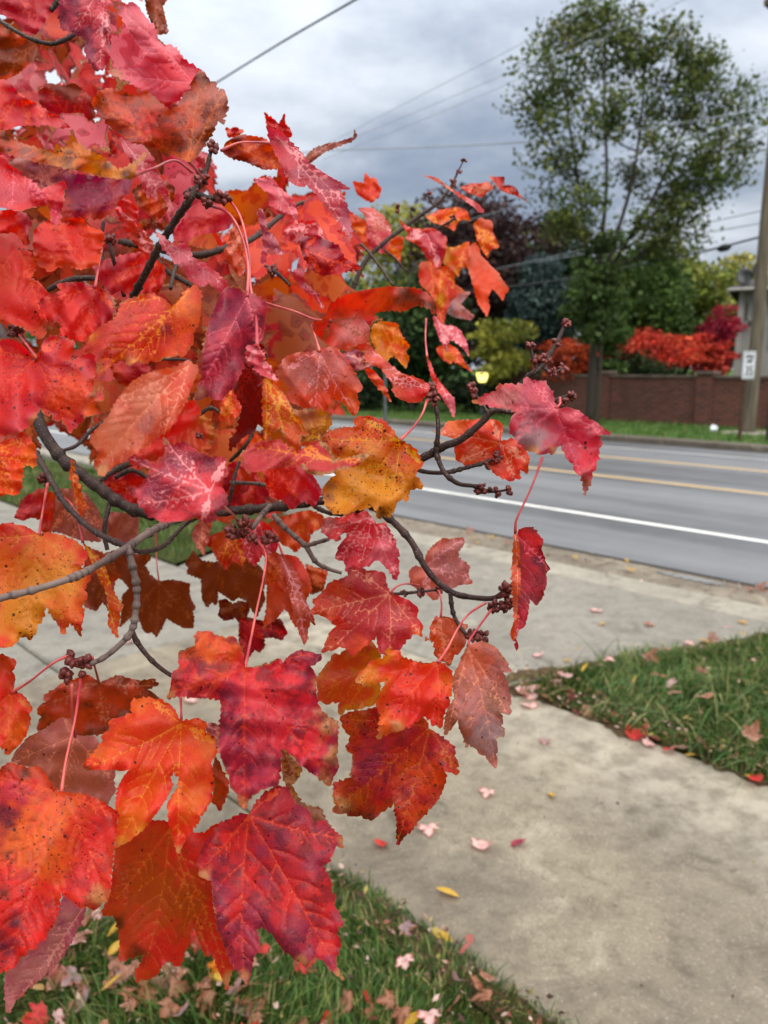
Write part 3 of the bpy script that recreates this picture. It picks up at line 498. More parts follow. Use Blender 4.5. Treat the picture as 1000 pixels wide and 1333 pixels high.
D7|GM|.64|.1,.25|.2,.1,1|.2,.08,.1|496,860|412,905 448,930 450,848|411,884 418,874 425,864 430,860 432,852 442,852 450,846 460,842 472,838 484,834 490,842 496,852 494,864 494,878 495,890 496,902 492,910 487,918 476,920 466,924 450,924 442,932 440,922 442,914 433,914 425,918 418,913 412,912 414,900
D8|CGG|.53|.05,.15|.2,.12,1.1|.8,.22,.45|560,946|518,1096 434,1054 598,1004 446,936|442,933 450,929 459,926 476,924 492,920 504,930 518,950 526,942 536,934 548,932 556,938 558,948 568,954 579,962 587,968 593,976 592,984 597,993 595,1000 598,1008 588,1006 579,1004 581,1014 579,1022 576,1030 570,1042 564,1050 558,1054 552,1062 544,1070 536,1082 526,1090 518,1101 516,1086 517,1070 514,1058 513,1046 505,1052 496,1058 488,1066 478,1067 470,1062 460,1063 450,1059 441,1060 432,1057 437,1048 434,1040 434,1030 434,1018 446,1016 456,1012 458,998 459,982 450,976 454,966 456,958 448,950
D9|VPP|.50|.1,-.35|.18,.12,1|.15,.14,.3|723,532|614,522 690,492 765,644 794,565 668,572|613,522 621,520 628,516 637,512 646,509 645,505 648,501 655,501 662,499 671,501 681,500 681,494 686,490 690,493 693,495 700,496 707,495 712,500 717,507 720,514 722,522 723,532 732,531 741,530 748,533 757,537 762,541 767,546 771,546 776,549 781,554 786,558 796,565 786,566 778,566 782,572 784,581 780,584 781,590 779,593 782,598 777,600 777,606 776,612 771,615 772,620 770,626 766,634 762,646 759,634 757,621 748,614 746,604 740,600 735,590 730,580 725,583 722,590 714,590 705,592 696,589 686,587 680,580 673,574 667,567 664,560 662,554 664,548 666,542 673,536 664,533 655,532 644,530 633,527 622,526|723,532 729,526 729,518@.53
D10|ROS|.60|.1,-.2|.25,.1,1|.45,.15,.2|652,577|563,561 597,602 670,622 688,600 640,548|561,561 568,561 575,561 578,555 580,550 590,548 600,547 612,547 625,545 634,547 642,546 648,547 652,550 655,556 655,562 653,568 652,574 660,573 670,571 675,575 682,579 686,588 690,597 688,606 688,617 682,614 677,612 677,625 671,623 666,627 658,624 650,620 644,617 640,612 636,605 631,603 622,604 614,607 607,607 602,603 596,601 593,592 591,584 595,579 600,577 590,571 582,568 572,565|651,577 651,590 648,597@.62
D11|CEP|.54|.9,-.1|.5,.1,1|.25,.12,.3|670,694|674,840 715,740|674,693 678,688 684,686 690,686 696,689 700,694 704,699 708,706 706,711 705,715 708,723 710,730 713,735 717,741 713,744 711,748 712,756 711,764 708,770 707,777 703,783 698,789 693,783 689,780 689,788 687,802 683,816 680,818 676,820 674,826 672,832 675,838 673,848 670,842 671,830 673,815 674,800 675,780 675,760 676,740 675,720 672,706|671,694 672,678 680,660 692,634 706,596@.55
D11b|SO|.535|-.8,-.1|.5,.1,1|.1,.1,.1|671,694|669,835|670,693 674,700 676,712 677,730 678,750 677,770 676,790 674,806 672,822 669,836 664,826 667,815 670,806 668,790 667,770 666,750 667,730 668,712
D12|ROG|.50|.1,-.4|.2,.1,1|.3,.15,.15|15,902|10,982 42,922 -30,940|-50,862 0,851 14,856 22,862 20,868 16,874 20,880 19,890 17,900 25,902 31,906 36,912 43,922 38,930 40,940 36,952 31,962 24,971 18,976 10,984 6,976 0,971 -50,975|15,902 40,886 68,864 90,853@.50
D13|GBT|.64|.1,.3|.22,.1,1|.15,.06,.15|129,889|208,892 52,920 140,952 80,892|56,908 62,902 70,898 79,890 90,886 104,882 115,878 124,884 130,889 140,884 154,879 164,882 173,884 184,886 199,883 208,891 200,894 192,897 200,902 209,910 196,920 184,928 168,932 160,944 152,950 144,953 130,956 116,958 96,960 80,956 64,950 48,951 50,940 54,933 48,926 52,918 60,914|129,889 124,870 120,856@.50
D14|TDS|.54|.05,.2|.2,.1,1|.05,.04,.05|97,959|15,995 150,1020 84,936 80,1032|79,934 86,935 92,935 95,946 98,957 110,958 125,959 132,972 140,985 146,997 151,1007 148,1016 151,1029 145,1038 139,1049 125,1045 110,1040 96,1037 86,1032 79,1032 70,1024 60,1014 50,1004 43,999 28,996 14,991 20,978 31,966 36,960 48,954 60,948 70,940|98,959 94,925 94,890@.50
D15|BG|.55|.2,.3|.2,.1,1|.15,.06,.1|280,986|286,1054 276,1040|280,984 287,994 290,1004 298,1016 298,1028 294,1040 286,1057 281,1048 275,1044 279,1026 276,1006
D17|CG|.70|0,.2|.25,.1,1|.2,.1,.2|64,640|20,674 66,688|18,674 24,662 26,654 34,646 42,642 50,636 58,636 64,640 72,642 72,660 68,680 66,696 54,692 52,676 40,674 30,678
D18|TDS|.72|0,.2|.2,.1,1|.02,.02,.05|100,650|95,704 134,690 68,690|68,645 74,640 79,636 90,636 100,642 108,640 116,647 122,655 128,664 135,680 134,694 130,706 116,704 103,703 92,699 80,694 67,692 66,676 70,660
D18b|TD|.76|0,.2|.2,.1,1|.05,.02,.05|160,664|150,712 180,706|138,668 150,666 162,668 172,669 181,674 180,690 178,705 165,708 154,708 142,707 140,690
D19|OG|.52|.4,-.2|.5,.1,1|.1,.05,.05|92,600|100,672 116,662|93,597 97,606 96,615 101,618 102,628 107,635 105,640 110,652 117,663 108,660 108,668 106,674 102,660 98,650 94,636 91,618|
D20|RC|.74|0,.2|.2,.1,1|.2,.02,.15|186,640|140,630 180,660|134,628 142,620 152,614 164,610 176,612 188,618 198,628 196,646 186,656 178,660 164,654 150,646 140,640
D21|SD|.66|.2,0|.4,.1,1|.03,.02,.05|262,676|265,724|252,690 256,682 262,676 270,676 276,682 273,694 272,704 268,712 265,724 260,716 254,708 250,698
D22|GR|.80|.1,.1|.2,.1,1|.1,.05,.15|290,694|276,722 302,722|270,700 280,694 290,692 302,698 302,710 300,722 296,716 290,730 284,720 278,712 270,712
D23|GO|.78|.1,-.1|.2,.1,1|.1,.08,.1|400,668|372,712 418,690|349,680 362,674 376,670 390,666 404,664 414,668 422,672 420,680 416,689 409,692 404,696 404,702 401,709 392,712 385,719 376,712 368,710 358,698
D24|GB|.76|.1,.1|.2,.1,1|.15,.05,.1|400,734|420,768 425,744|398,734 408,738 418,740 427,744 424,756 421,768 412,772 404,774 400,762
E1|RP|.62|.1,-.3|.25,.1,1|.35,.05,.1|186,330|150,370 210,392 215,350|120,345 136,338 152,334 168,330 186,328 202,336 214,346 216,358 212,372 204,384 190,382 172,386 158,378 144,384 130,366
E2|GRK|.66|.1,.1|.25,.1,1|.1,.05,.1|176,290|196,328 150,268|146,262 158,258 170,262 180,272 178,288 190,302 200,318 197,330 186,326 172,314 160,296
E3|GB|.70|.1,.1|.25,.1,1|.1,.1,.2|200,276|222,252 180,250|172,248 186,236 202,232 216,236 228,244 226,262 216,276 204,290 190,276 178,266
E4|RP|.62|.1,-.1|.25,.1,1|.2,0,.1|20,290|-10,330 35,318|-40,276 0,274 20,272 36,280 42,292 36,304 40,318 28,322 10,306 -40,306
E5|RC|.66|.1,-.1|.25,.1,1|.15,.05,.1|212,390|170,470 140,440|150,402 170,396 190,400 214,412 218,440 206,460 190,470 172,466 156,452 146,430
E6|CG|.78|.1,.1|.25,.1,1|.15,.05,.1|200,500|150,480 170,520|140,470 158,462 176,468 192,476 206,490 204,504 186,506 168,504 152,498
E7|RG|.6|.1,-.2|.25,.1,1|.35,.05,.1|200,560|246,520 180,600 222,560|160,590 178,580 198,566 214,556 232,540 244,522 254,520 262,536 256,556 244,570 232,580 214,590 196,606 178,612
E8|OR|.6|.1,-.2|.2,.1,1|.5,.08,.05|302,505|298,552 285,545|286,522 294,512 304,504 308,516 316,530 310,542 302,546 298,556 292,550 285,546 288,534
E9|GM|.7|.1,-.2|.2,.1,1|.2,.1,.1|250,600|230,570 270,580|214,560 228,548 244,542 262,540 276,548 280,566 272,590 256,600 240,606 226,590
E10|OG|.66|.1,-.2|.3,.1,1|.1,.1,.1|352,560|348,600 330,590|300,560 314,556 330,560 342,572 350,588 346,600 334,606 320,598 308,584
E11|RP|.6|.1,-.1|.25,.1,1|.3,.1,.15|352,600|352,648 390,650|342,610 356,604 370,606 384,600 396,610 410,622 420,640 410,660 396,652 380,664 366,650 352,648 346,630
E12|CC|.72|.1,.1|.25,.1,1|.1,0,.15|330,600|340,660 300,650|290,610 306,600 322,606 338,622 350,640 346,660 330,664 312,668 296,656 286,636
E13|RG|.72|.1,.1|.25,.1,1|.3,.05,.15|312,612|290,660 330,660|282,622 296,612 312,610 328,620 336,640 332,662 316,656 302,664 288,650
E14|PRK|.70|.1,.1|.25,.1,1|.15,.05,.1|336,676|320,732 352,730|312,690 322,680 336,674 348,682 360,694 362,712 354,732 342,722 332,738 322,728 316,710
E15|GRO|.75|.1,.1|.25,.1,1|.15,.05,.1|300,690|285,742 318,736|276,700 288,692 300,688 314,694 324,706 322,724 316,738 304,730 294,742 284,730 276,716
E16|GO|.68|.1,-.2|.3,.1,1|.1,.08,.1|350,720|350,770 370,760|346,726 358,718 370,724 376,740 378,758 370,772 360,766 350,776 346,756
'''
PATCHES = '''
B9 270,850,26,J 300,845,14,J 330,892,34,H 365,905,30,H 262,872,8,U 300,905,12,U 308,940,16,U 312,975,16,U 330,1000,16,U 310,1032,16,P 400,970,22,H 345,945,22,P 380,930,18,P 428,940,12,A 420,895,8,A 436,985,10,A 425,1018,9,A 222,905,6,A 318,1047,6,A 245,870,10,H
B14 300,1095,18,F 330,1140,14,F 310,1185,14,F 370,1165,14,F 420,1170,20,F 430,1230,14,F 365,1090,11,U 392,1060,10,U 340,1108,9,U 330,1185,11,U 390,1212,14,U 282,1160,10,U 415,1082,8,U 310,1232,12,P 350,1150,8,U 405,1125,8,U 442,1270,7,A 392,1254,7,A 264,1138,6,A 317,1274,7,A 446,1096,6,A
B11 60,1080,32,J 90,1062,18,J 30,1100,18,J 72,1125,18,J 122,1082,26,F 112,1142,22,F 45,1192,22,F 52,1222,14,F 4,1060,14,Q 16,1030,12,P 12,1112,6,Z 22,1200,8,Q 5,1232,12,Q 5,1162,6,Z 34,1006,6,Z 130,1168,10,A
B13 180,1100,22,G 252,1110,26,F 200,1155,28,1 235,1180,20,1 210,1235,22,F 282,1230,16,F 180,1242,8,Z 297,1274,6,A 152,1202,8,Z 150,1110,8,O
B10 210,950,28,2 190,975,20,2 232,985,14,2 170,1072,20,J 252,1040,18,J 270,970,10,J 182,915,8,J 158,1096,7,L 182,1080,6,L 233,1107,6,A 112,1000,5,Z 130,980,8,J
B1 20,697,24,F 100,726,16,F 112,770,10,F 60,742,30,L 30,792,32,L 62,718,16,J 95,790,14,J 40,815,18,L 85,760,14,L 105,826,4,Z 34,831,4,Z 5,740,18,J
D1 490,800,30,C 505,830,16,P 472,762,18,C 520,800,16,P 420,800,16,O 440,772,14,G 430,840,12,G 546,824,6,J 470,840,10,O 400,797,5,J
D2 470,700,22,H 440,715,10,C 500,720,14,K 430,682,9,D
D4 480,886,14,L 468,894,7,A 504,852,7,L 540,890,22,2 582,890,10,J 500,945,12,J 493,960,5,A 515,945,7,A 560,915,12,2
D5 620,860,18,S 640,955,20,X 645,915,10,N 595,910,12,D
D8 500,968,24,C 478,1000,18,U 530,1000,16,G 562,1012,18,O 540,1062,12,O 590,990,7,G 450,1052,12,Z 482,1062,8,Z 466,1038,10,1 520,1088,6,Z 466,936,12,1 445,1045,8,A
D9 770,592,16,H 752,562,22,P 782,572,10,C 700,515,12,P 690,572,16,X 660,520,14,D 616,522,6,A 765,632,9,N 722,586,5,A 692,588,6,A 765,642,4,Z
D10 620,572,18,2 590,555,10,J 620,596,12,S 568,562,5,A 660,600,14,2
L26 490,556,12,F 512,602,16,G 546,606,8,G 440,575,16,G 460,622,22,L 500,642,18,L 440,652,12,L 427,630,6,N 430,648,5,N 498,669,5,Z 536,590,8,2
L27 500,386,18,G 532,386,12,Z 558,396,7,Z 460,392,14,2 455,432,14,I 472,425,8,I 424,432,10,F
L19 206,640,14,U 230,604,14,U 185,618,9,U 272,600,9,U 250,642,16,H 275,632,10,H 230,662,14,H 216,572,5,A 150,588,5,P
L20 300,440,16,P 285,482,12,P 258,512,8,N 262,470,4,N 335,420,8,Q 310,395,14,U
L18 150,565,22,3 190,520,16,3 235,500,14,2 225,522,12,O 190,552,10,D 133,612,6,A
L16 100,512,22,O 122,532,9,J 72,522,12,O 10,500,22,F 40,480,12,F 12,572,6,A 45,546,5,A 122,515,5,N 90,455,12,2
L15 170,430,16,F 190,402,14,F 242,400,12,J 246,442,10,2 215,430,6,U 175,474,7,A 127,478,5,A 118,438,5,L 210,450,10,F
L12 120,325,8,2 70,320,14,F
L17 20,622,14,O 40,590,8,J 5,590,12,F 40,612,6,L
L23 440,466,16,I 400,482,16,D 455,526,12,J 440,515,8,O 465,545,6,1
A3 220,90,22,H 180,40,14,P 150,96,6,A 150,5,7,N
A9 160,150,14,G 190,165,16,F 270,140,16,T 263,104,7,Z 212,130,6,Z 246,203,7,J 135,135,6,1
A8 90,205,7,Z 140,214,5,Z 165,226,5,Z 60,196,4,Z 8,178,6,Z 110,215,8,J
D12 25,905,10,F 20,955,12,J 35,925,6,2
D11 700,730,5,Q 690,700,12,F 685,800,8,P
L29 545,512,8,F 490,465,8,O
E7 230,550,12,F
B7 380,740,14,F 360,780,10,O
'''
# ------------------------------------------------------------------ the maple: trunk, branches, twigs, buds, leaves
BARK = None
def bark_material(name, c1, c2, c3, ring=60.0):
    t = NT(name); p = t.obj()
    n1 = t.noise(p, 28.0, 4.0); n2 = t.noise(p, 160.0, 4.0, 0.6)
    col = t.mix(t.step(n1, 0.35, 0.65), lin4(c1), lin4(c2))
    col = t.mix(t.step(n2, 0.52, 0.74, 0.0, 0.6), col, lin4(c3))
    v = t.vor(p, 420.0); lent = t.step(v.outputs['Distance'], 0.16, 0.26, 0.55, 0.0)
    col = t.mix(lent, col, lin4((150, 128, 112)))
    col = t.mix(t.math('MULTIPLY', t.attr('ring'), 0.7), col, lin4((28, 20, 20)))
    h = t.math('ADD', t.math('MULTIPLY', n2, 1.0), t.math('MULTIPLY', n1, 0.6))
    return t.out(t.prin(col, 0.62, 0.3, t.bump(h, 0.6, 0.0012)))

def twig_path(pts, step=0.004):
    """pts: list of (px, py, depth, radius_mm)"""
    P = np.array([[*P3(p[0], p[1], p[2]), p[3]/1000.0] for p in pts])
    return spline(P, step)
def twig_radii(q, seed, knob=0.16):
    r = np.random.default_rng(seed); n = len(q); rad = q[:, 3].copy()
    i = int(r.integers(3, 8))
    ring = np.zeros(n)
    while i < n-2:                                # leaf-scar rings and nodes
        k = knob*r.uniform(.5, 1.4); rad[i] *= 1+k; rad[i-1] *= 1+k*.45; rad[i+1] *= 1-k*.15; ring[i+1] = r.uniform(.6, 1)
        i += int(r.integers(3, 7)) if r.random() < .6 else int(r.integers(8, 18))
    return rad*(1+r.uniform(-.04, .04, n)), ring

def build_twigs(root, mat_dark, mat_grey):
    # name | material | seed | points px,py,depth,radius(mm)
    T = [
     ('branch', 'd', [(-900, -420, 1.25, 24), (-420, -60, 1.0, 15), (-160, 180, .84, 10), (-30, 380, .76, 7.0), (24, 478, .71, 5.6), (44, 528, .69, 5.2), (56, 562, .68, 5.1), (80, 596, .675, 5.0), (105, 617, .67, 4.9), (133, 638, .67, 4.8), (157, 655, .67, 4.7), (189, 668, .67, 4.6), (245, 670, .67, 4.2), (300, 665, .67, 4.0), (350, 661, .67, 3.9), (420, 652, .66, 3.7), (465, 650, .65, 3.3), (503, 672, .64, 2.9), (534, 703, .635, 2.8), (551, 734, .63, 2.6), (568, 756, .63, 2.5), (587, 770, .62, 2.4), (604, 776, .62, 2.3), (640, 779, .61, 2.1), (656, 770, .60, 1.8), (674, 754, .60, 1.5), (687, 743, .60, 1.3)]),
     ('twig', 'd', [(586, 771, .62, 1.9), (590, 798, .62, 1.7), (600, 818, .615, 1.6), (608, 826, .61, 1.3)]),
     ('twig', 'd', [(440, 655, .655, 2.6), (500, 628, .625, 2.8), (549, 597, .60, 3.3), (563, 590, .595, 3.2), (580, 580, .59, 3.0), (599, 573, .585, 2.8), (627, 550, .575, 2.6), (640, 536, .57, 2.5), (662, 522, .565, 2.3), (686, 492, .555, 2.2), (700, 482, .55, 2.1), (712, 467, .55, 1.8), (725, 445, .55, 1.6), (736, 422, .55, 1.3)]),
     ('twig', 'd', [(638, 537, .57, 1.9), (650, 534, .565, 1.9), (672, 537, .56, 1.7), (700, 530, .555, 1.5), (731, 518, .55, 1.3), (742, 515, .55, 1.2)]),
     ('twig', 'd', [(637, 540, .57, 1.4), (629, 528, .57, 1.3), (620, 515, .57, 1.1), (616, 506, .57, 1.0)]),
     ('twig', 'd', [(700, 482, .55, 1.3), (694, 466, .55, 1.2), (691, 452, .55, 1.0)]),
     ('twig', 'd', [(708, 480, .55, 1.2), (722, 484, .55, 1.1), (735, 479, .55, 1.0)]),
     ('twig', 'd', [(562, 512, .585, 1.8), (566, 522, .585, 1.7), (570, 545, .585, 1.7), (570, 568, .585, 1.8), (568, 588, .588, 2.0), (575, 609, .585, 1.9), (584, 621, .58, 1.9), (598, 630, .58, 1.7), (618, 633, .575, 1.5), (640, 640, .575, 1.1), (664, 637, .575, .9)]),
     ('twig', 'd', [(520, 600, .61, 1.6), (548, 613, .605, 1.7), (580, 615, .60, 1.7), (610, 608, .60, 1.6), (635, 601, .60, 1.5), (651, 594, .60, 1.2)]),
     ('twig', 'd', [(490, 768, .68, 1.4), (512, 773, .67, 1.4), (540, 771, .66, 1.4), (558, 769, .66, 1.2), (570, 767, .66, 1.0)]),
     ('twig', 'd', [(410, 660, .665, 1.8), (430, 668, .63, 1.8), (455, 668, .60, 1.8), (474, 660, .575, 1.7), (483, 648, .565, 1.6), (484, 628, .56, 1.3)]),
     ('twig', 'g', [(356, 670, .665, 2.4), (368, 684, .66, 2.3), (380, 695, .66, 2.2), (398, 711, .66, 2.2), (410, 730, .66, 1.9), (424, 739, .66, 1.8), (445, 746, .66, 1.5)]),
     ('twig', 'g', [(398, 711, .66, 1.9), (414, 706, .655, 1.8), (428, 702, .65, 1.6)]),
     ('twig', 'g', [(352, 658, .64, 2.0), (343, 668, .63, 2.0), (334, 680, .61, 1.9), (328, 688, .60, 1.6)]),
     ('twig', 'g', [(300, 628, .72, 1.6), (344, 631, .70, 1.8), (368, 643, .69, 1.9), (392, 649, .68, 1.9), (421, 642, .66, 1.7), (432, 640, .65, 1.3)]),
     ('twig', 'g', [(266, 666, .665, 3.1), (240, 672, .62, 3.0), (216, 682, .57, 2.7), (190, 696, .53, 2.6), (165, 713, .505, 2.5), (130, 734, .47, 2.25), (104, 748, .45, 2.1), (80, 757, .438, 2.0), (40, 769, .428, 2.0), (0, 779, .42, 2.0), (-60, 800, .41, 1.9)]),
     ('twig', 'g', [(166, 711, .505, 2.4), (172, 735, .50, 2.25), (178, 765, .50, 2.1), (177, 795, .50, 2.05), (171, 822, .50, 2.1), (152, 843, .50, 1.9), (132, 858, .50, 1.7), (112, 866, .50, 1.4)]),
     ('twig', 'd', [(171, 821, .50, 2.0), (180, 838, .505, 1.8), (196, 858, .51, 1.6), (212, 872, .515, 1.5), (226, 881, .52, 1.4)]),
     ('twig', 'd', [(163, 711, .505, 1.8), (138, 700, .53, 1.9), (118, 688, .55, 2.0), (100, 672, .57, 2.0), (82, 652, .59, 2.1), (68, 628, .61, 2.2), (56, 606, .63, 2.4), (46, 588, .65, 2.4)]),
     ('twig', 'd', [(168, 716, .51, 1.4), (190, 718, .56, 1.6), (212, 711, .62, 1.7), (230, 694, .635, 1.7), (244, 680, .65, 1.8), (262, 672, .66, 1.8)]),
     ('twig', 'd', [(140, 716, .66, 1.8), (136, 696, .66, 1.9), (138, 676, .66, 2.0), (143, 655, .67, 2.0)]),
     ('twig', 'd', [(80, 587, .675, 1.5), (98, 581, .68, 1.6), (110, 570, .69, 1.7), (122, 558, .70, 1.6), (150, 540, .72, 1.5)]),
     ('twig', 'd', [(120, 632, .67, 2.0), (150, 612, .68, 2.6), (170, 603, .68, 2.8), (188, 592, .68, 2.7), (214, 574, .68, 2.5), (236, 556, .67, 2.2), (258, 540, .67, 1.9), (275, 531, .67, 1.7), (286, 537, .67, 1.4)]),
     ('twig', 'd', [(150, 622, .70, 2.2), (172, 612, .70, 2.2), (200, 626, .70, 2.0), (240, 640, .70, 1.8)]),
     ('twig', 'd', [(300, 600, .68, 1.6), (318, 582, .66, 1.6), (328, 566, .66, 1.5), (334, 548, .66, 1.3)]),
     ('twig', 'd', [(296, 660, .67, 1.6), (302, 638, .66, 1.6), (306, 618, .66, 1.5), (312, 600, .66, 1.2)]),
     ('twig', 'd', [(150, 470, .68, 2.6), (160, 420, .64, 2.7), (176, 382, .60, 2.8), (192, 351, .585, 2.7), (211, 315, .57, 2.6), (229, 286, .56, 2.5), (246, 262, .55, 2.6), (256, 246, .55, 2.5), (268, 224, .55, 1.8), (273, 204, .55, 1.4), (277, 188, .55, 1.2)]),
     ('twig', 'd', [(256, 252, .55, 2.2), (270, 258, .55, 2.1), (284, 258, .55, 1.6)]),
     ('twig', 'd', [(162, 386, .64, 1.8), (154, 360, .63, 1.7), (147, 335, .62, 1.6), (143, 316, .62, 1.5)]),
     ('twig', 'd', [(137, 376, .66, 1.8), (133, 340, .66, 1.8), (132, 312, .66, 1.7), (135, 288, .66, 1.5)]),
     ('twig', 'd', [(62, 378, .70, 2.0), (78, 369, .70, 2.4), (100, 363, .70, 2.6), (130, 363, .70, 2.4), (160, 372, .70, 2.0)]),
     ('twig', 'd', [(155, 314, .78, 3.0), (176, 318, .78, 3.4), (192, 320, .78, 3.2), (230, 330, .78, 3.2), (262, 332, .78, 3.4), (290, 324, .78, 3.2), (330, 310, .8, 3.0), (380, 270, .85, 2.2), (414, 258, .9, 1.6)]),
     ('twig', 'd', [(-40, 2, .62, 1.7), (0, 27, .60, 1.6), (20, 40, .59, 1.5), (42, 51, .585, 1.5), (66, 57, .58, 1.6), (84, 52, .58, 1.7), (98, 44, .58, 1.4)]),
     ('twig', 'd', [(66, 14, .62, 2.0), (72, 6, .62, 2.2), (78, -4, .62, 2.2), (90, -40, .63, 2.4)]),
     ('twig', 'd', [(440, 440, 1.0, 3.2), (470, 350, 1.0, 3.0), (500, 316, 1.0, 2.8), (517, 303, 1.0, 2.7), (545, 282, 1.0, 2.5), (567, 267, 1.0, 2.2), (582, 250, 1.0, 1.8), (590, 237, 1.0, 1.5), (597, 222, 1.0, 1.1), (604, 208, 1.0, .9)]),
     ('twig', 'd', [(566, 268, 1.0, 1.6), (574, 271, 1.0, 1.5), (580, 271, 1.0, 1.2)]),
     ('twig', 'd', [(565, 268, 1.0, 1.5), (561, 262, 1.0, 1.4), (558, 255, 1.0, 1.3)]),
     ('twig', 'd', [(540, 318, 1.0, 1.4), (565, 300, 1.0, 1.4), (580, 292, .95, 1.4), (592, 284, .95, 1.2)]),
     ('twig', 'd', [(470, 318, .95, 1.8), (480, 328, .92, 1.7), (496, 349, .9, 1.6), (512, 372, .88, 1.5)]),
     ('twig', 'd', [(500, 325, 1.0, 1.4), (514, 336, 1.0, 1.5), (524, 348, 1.0, 1.3), (532, 354, 1.0, 1.0)]),
     ('twig', 'd', [(346, 346, .7, 1.5), (356, 352, .68, 1.6), (366, 360, .68, 1.5), (378, 372, .68, 1.2)]),
     ('twig', 'd', [(222, 376, .72, 1.8), (228, 350, .74, 1.8), (236, 336, .76, 2.0)]),
     ('twig', 'd', [(200, 330, .76, 2.6), (214, 350, .76, 2.6), (232, 362, .76, 2.4), (250, 372, .76, 2.0)]),
     ('twig', 'd', [(190, 470, .72, 1.4), (206, 468, .72, 1.3), (236, 468, .72, 1.2), (250, 470, .72, 1.0)]),
    ]
    for k, (nm, mt, pts) in enumerate(T):
        q = twig_path(pts, .0017 if k else .004)
        rad, ring = twig_radii(q, k+5, .34 if mt == 'g' else .32)
        v, f = tube(q[:, :3], rad, 10 if k else 14)
        mesh_obj(nm, v, f, mat_grey if mt == 'g' else mat_dark, root, True, {'ring': ('FLOAT', np.repeat(ring, 10 if k else 14))})

def blob(mb, c, r, axis, seed):
    """one pointed bud"""
    ax = np.asarray(axis, float); ax /= np.linalg.norm(ax)
    u = np.cross(ax, [.3, .5, .8]); u /= np.linalg.norm(u); w = np.cross(ax, u)
    prof = [(-1.0, .35), (-.6, .85), (-.05, 1.0), (.5, .82), (1.0, .45), (1.35, .08)]
    V = []; n = 7
    for z, rr in prof:
        for j in range(n):
            a = 2*math.pi*j/n+z
            V.append(np.asarray(c)+ax*z*r+(u*math.cos(a)+w*math.sin(a))*rr*r)
    Fc = []
    for i in range(len(prof)-1):
        for j in range(n): Fc.append((i*n+j, i*n+(j+1) % n, (i+1)*n+(j+1) % n, (i+1)*n+j))
    Fc.append(tuple(range(n))[::-1]); Fc.append(tuple((len(prof)-1)*n+j for j in range(n)))
    mb.add(V, Fc)
def build_buds(root, mat):
    r = np.random.default_rng(3)
    # px, py, depth, spread px x, spread px y, count, bud radius mm
    B = [(278, 192, .55, 5, 7, 8, 1.7), (262, 232, .55, 8, 10, 9, 1.9), (252, 252, .55, 9, 7, 8, 1.9), (289, 256, .55, 9, 7, 9, 2.0), (270, 264, .55, 7, 5, 5, 1.7),
         (143, 312, .62, 7, 6, 10, 1.8), (20, 432, .56, 9, 8, 12, 1.9),
         (308, 690, .60, 14, 9, 14, 2.3), (320, 684, .59, 8, 10, 10, 2.1), (352, 700, .60, 9, 7, 10, 2.1), (330, 704, .60, 6, 5, 5, 2.0),
         (97, 856, .50, 8, 9, 7, 1.9), (112, 862, .50, 8, 8, 7, 1.9), (86, 880, .50, 7, 7, 6, 1.9), (110, 878, .505, 4, 4, 3, 1.7), (58, 626, .62, 8, 8, 9, 1.8),
         (561, 508, .585, 6, 9, 10, 1.6), (564, 518, .585, 8, 9, 9, 1.6), (483, 620, .56, 6, 7, 11, 1.5),
         (648, 594, .60, 7, 7, 9, 1.5), (635, 605, .60, 5, 5, 5, 1.4), (629, 637, .575, 10, 6, 9, 1.5), (646, 641, .575, 5, 5, 6, 1.4), (664, 638, .575, 4, 5, 6, 1.4),
         (613, 503, .57, 4, 5, 6, 1.4), (619, 513, .57, 5, 6, 7, 1.4), (692, 450, .55, 5, 5, 7, 1.5), (699, 470, .55, 8, 5, 8, 1.5), (712, 468, .55, 7, 7, 7, 1.4), (724, 447, .55, 6, 5, 8, 1.4),
         (736, 421, .55, 6, 4, 8, 1.4), (720, 485, .55, 8, 5, 8, 1.4), (734, 480, .55, 5, 6, 7, 1.4), (733, 522, .548, 7, 6, 7, 1.4), (743, 516, .548, 6, 5, 8, 1.4), (727, 527, .55, 4, 4, 4, 1.4),
         (656, 770, .60, 7, 9, 9, 1.9), (673, 756, .60, 6, 8, 6, 1.6), (686, 744, .60, 7, 6, 9, 1.6), (662, 787, .60, 11, 8, 13, 1.8), (642, 790, .60, 6, 7, 6, 1.8),
         (615, 828, .61, 9, 7, 9, 1.7), (628, 830, .61, 7, 8, 10, 1.7), (571, 767, .66, 4, 5, 5, 1.5), (549, 771, .66, 5, 6, 6, 1.5), (527, 772, .665, 4, 4, 4, 1.4),
         (558, 254, 1.0, 3, 4, 6, 1.5), (590, 238, 1.0, 4, 4, 7, 1.6), (597, 224, 1.0, 3, 3, 5, 1.4), (604, 209, 1.0, 3, 2, 5, 1.3), (590, 285, .95, 4, 4, 6, 1.4), (582, 291, .95, 4, 3, 5, 1.3),
         (354, 352, .68, 6, 6, 8, 1.6), (518, 272, .98, 3, 5, 6, 1.5), (260, 568, .67, 3, 5, 5, 1.3), (340, 396, .55, 6, 4, 7, 1.5)]
    for (px, py, d, ex, ey, n, rm) in B:
        mb = MB(); c0 = P3(px, py, d)
        for i in range(int(n*1.4)):
            a = r.uniform(0, 6.28); q = math.sqrt(r.uniform(.05, 1))
            dd = d+r.uniform(-1, 1)*(ex+ey)*.35*d/F0
            c = P3(px+ex*q*math.cos(a), py+ey*q*math.sin(a), dd)
            ax = (c-c0)+r.normal(0, .0012, 3)
            blob(mb, c, rm*1.28/1000*r.uniform(.8, 1.2), ax, i)
        mb.build('bud_cluster', mat, root, smooth=True)

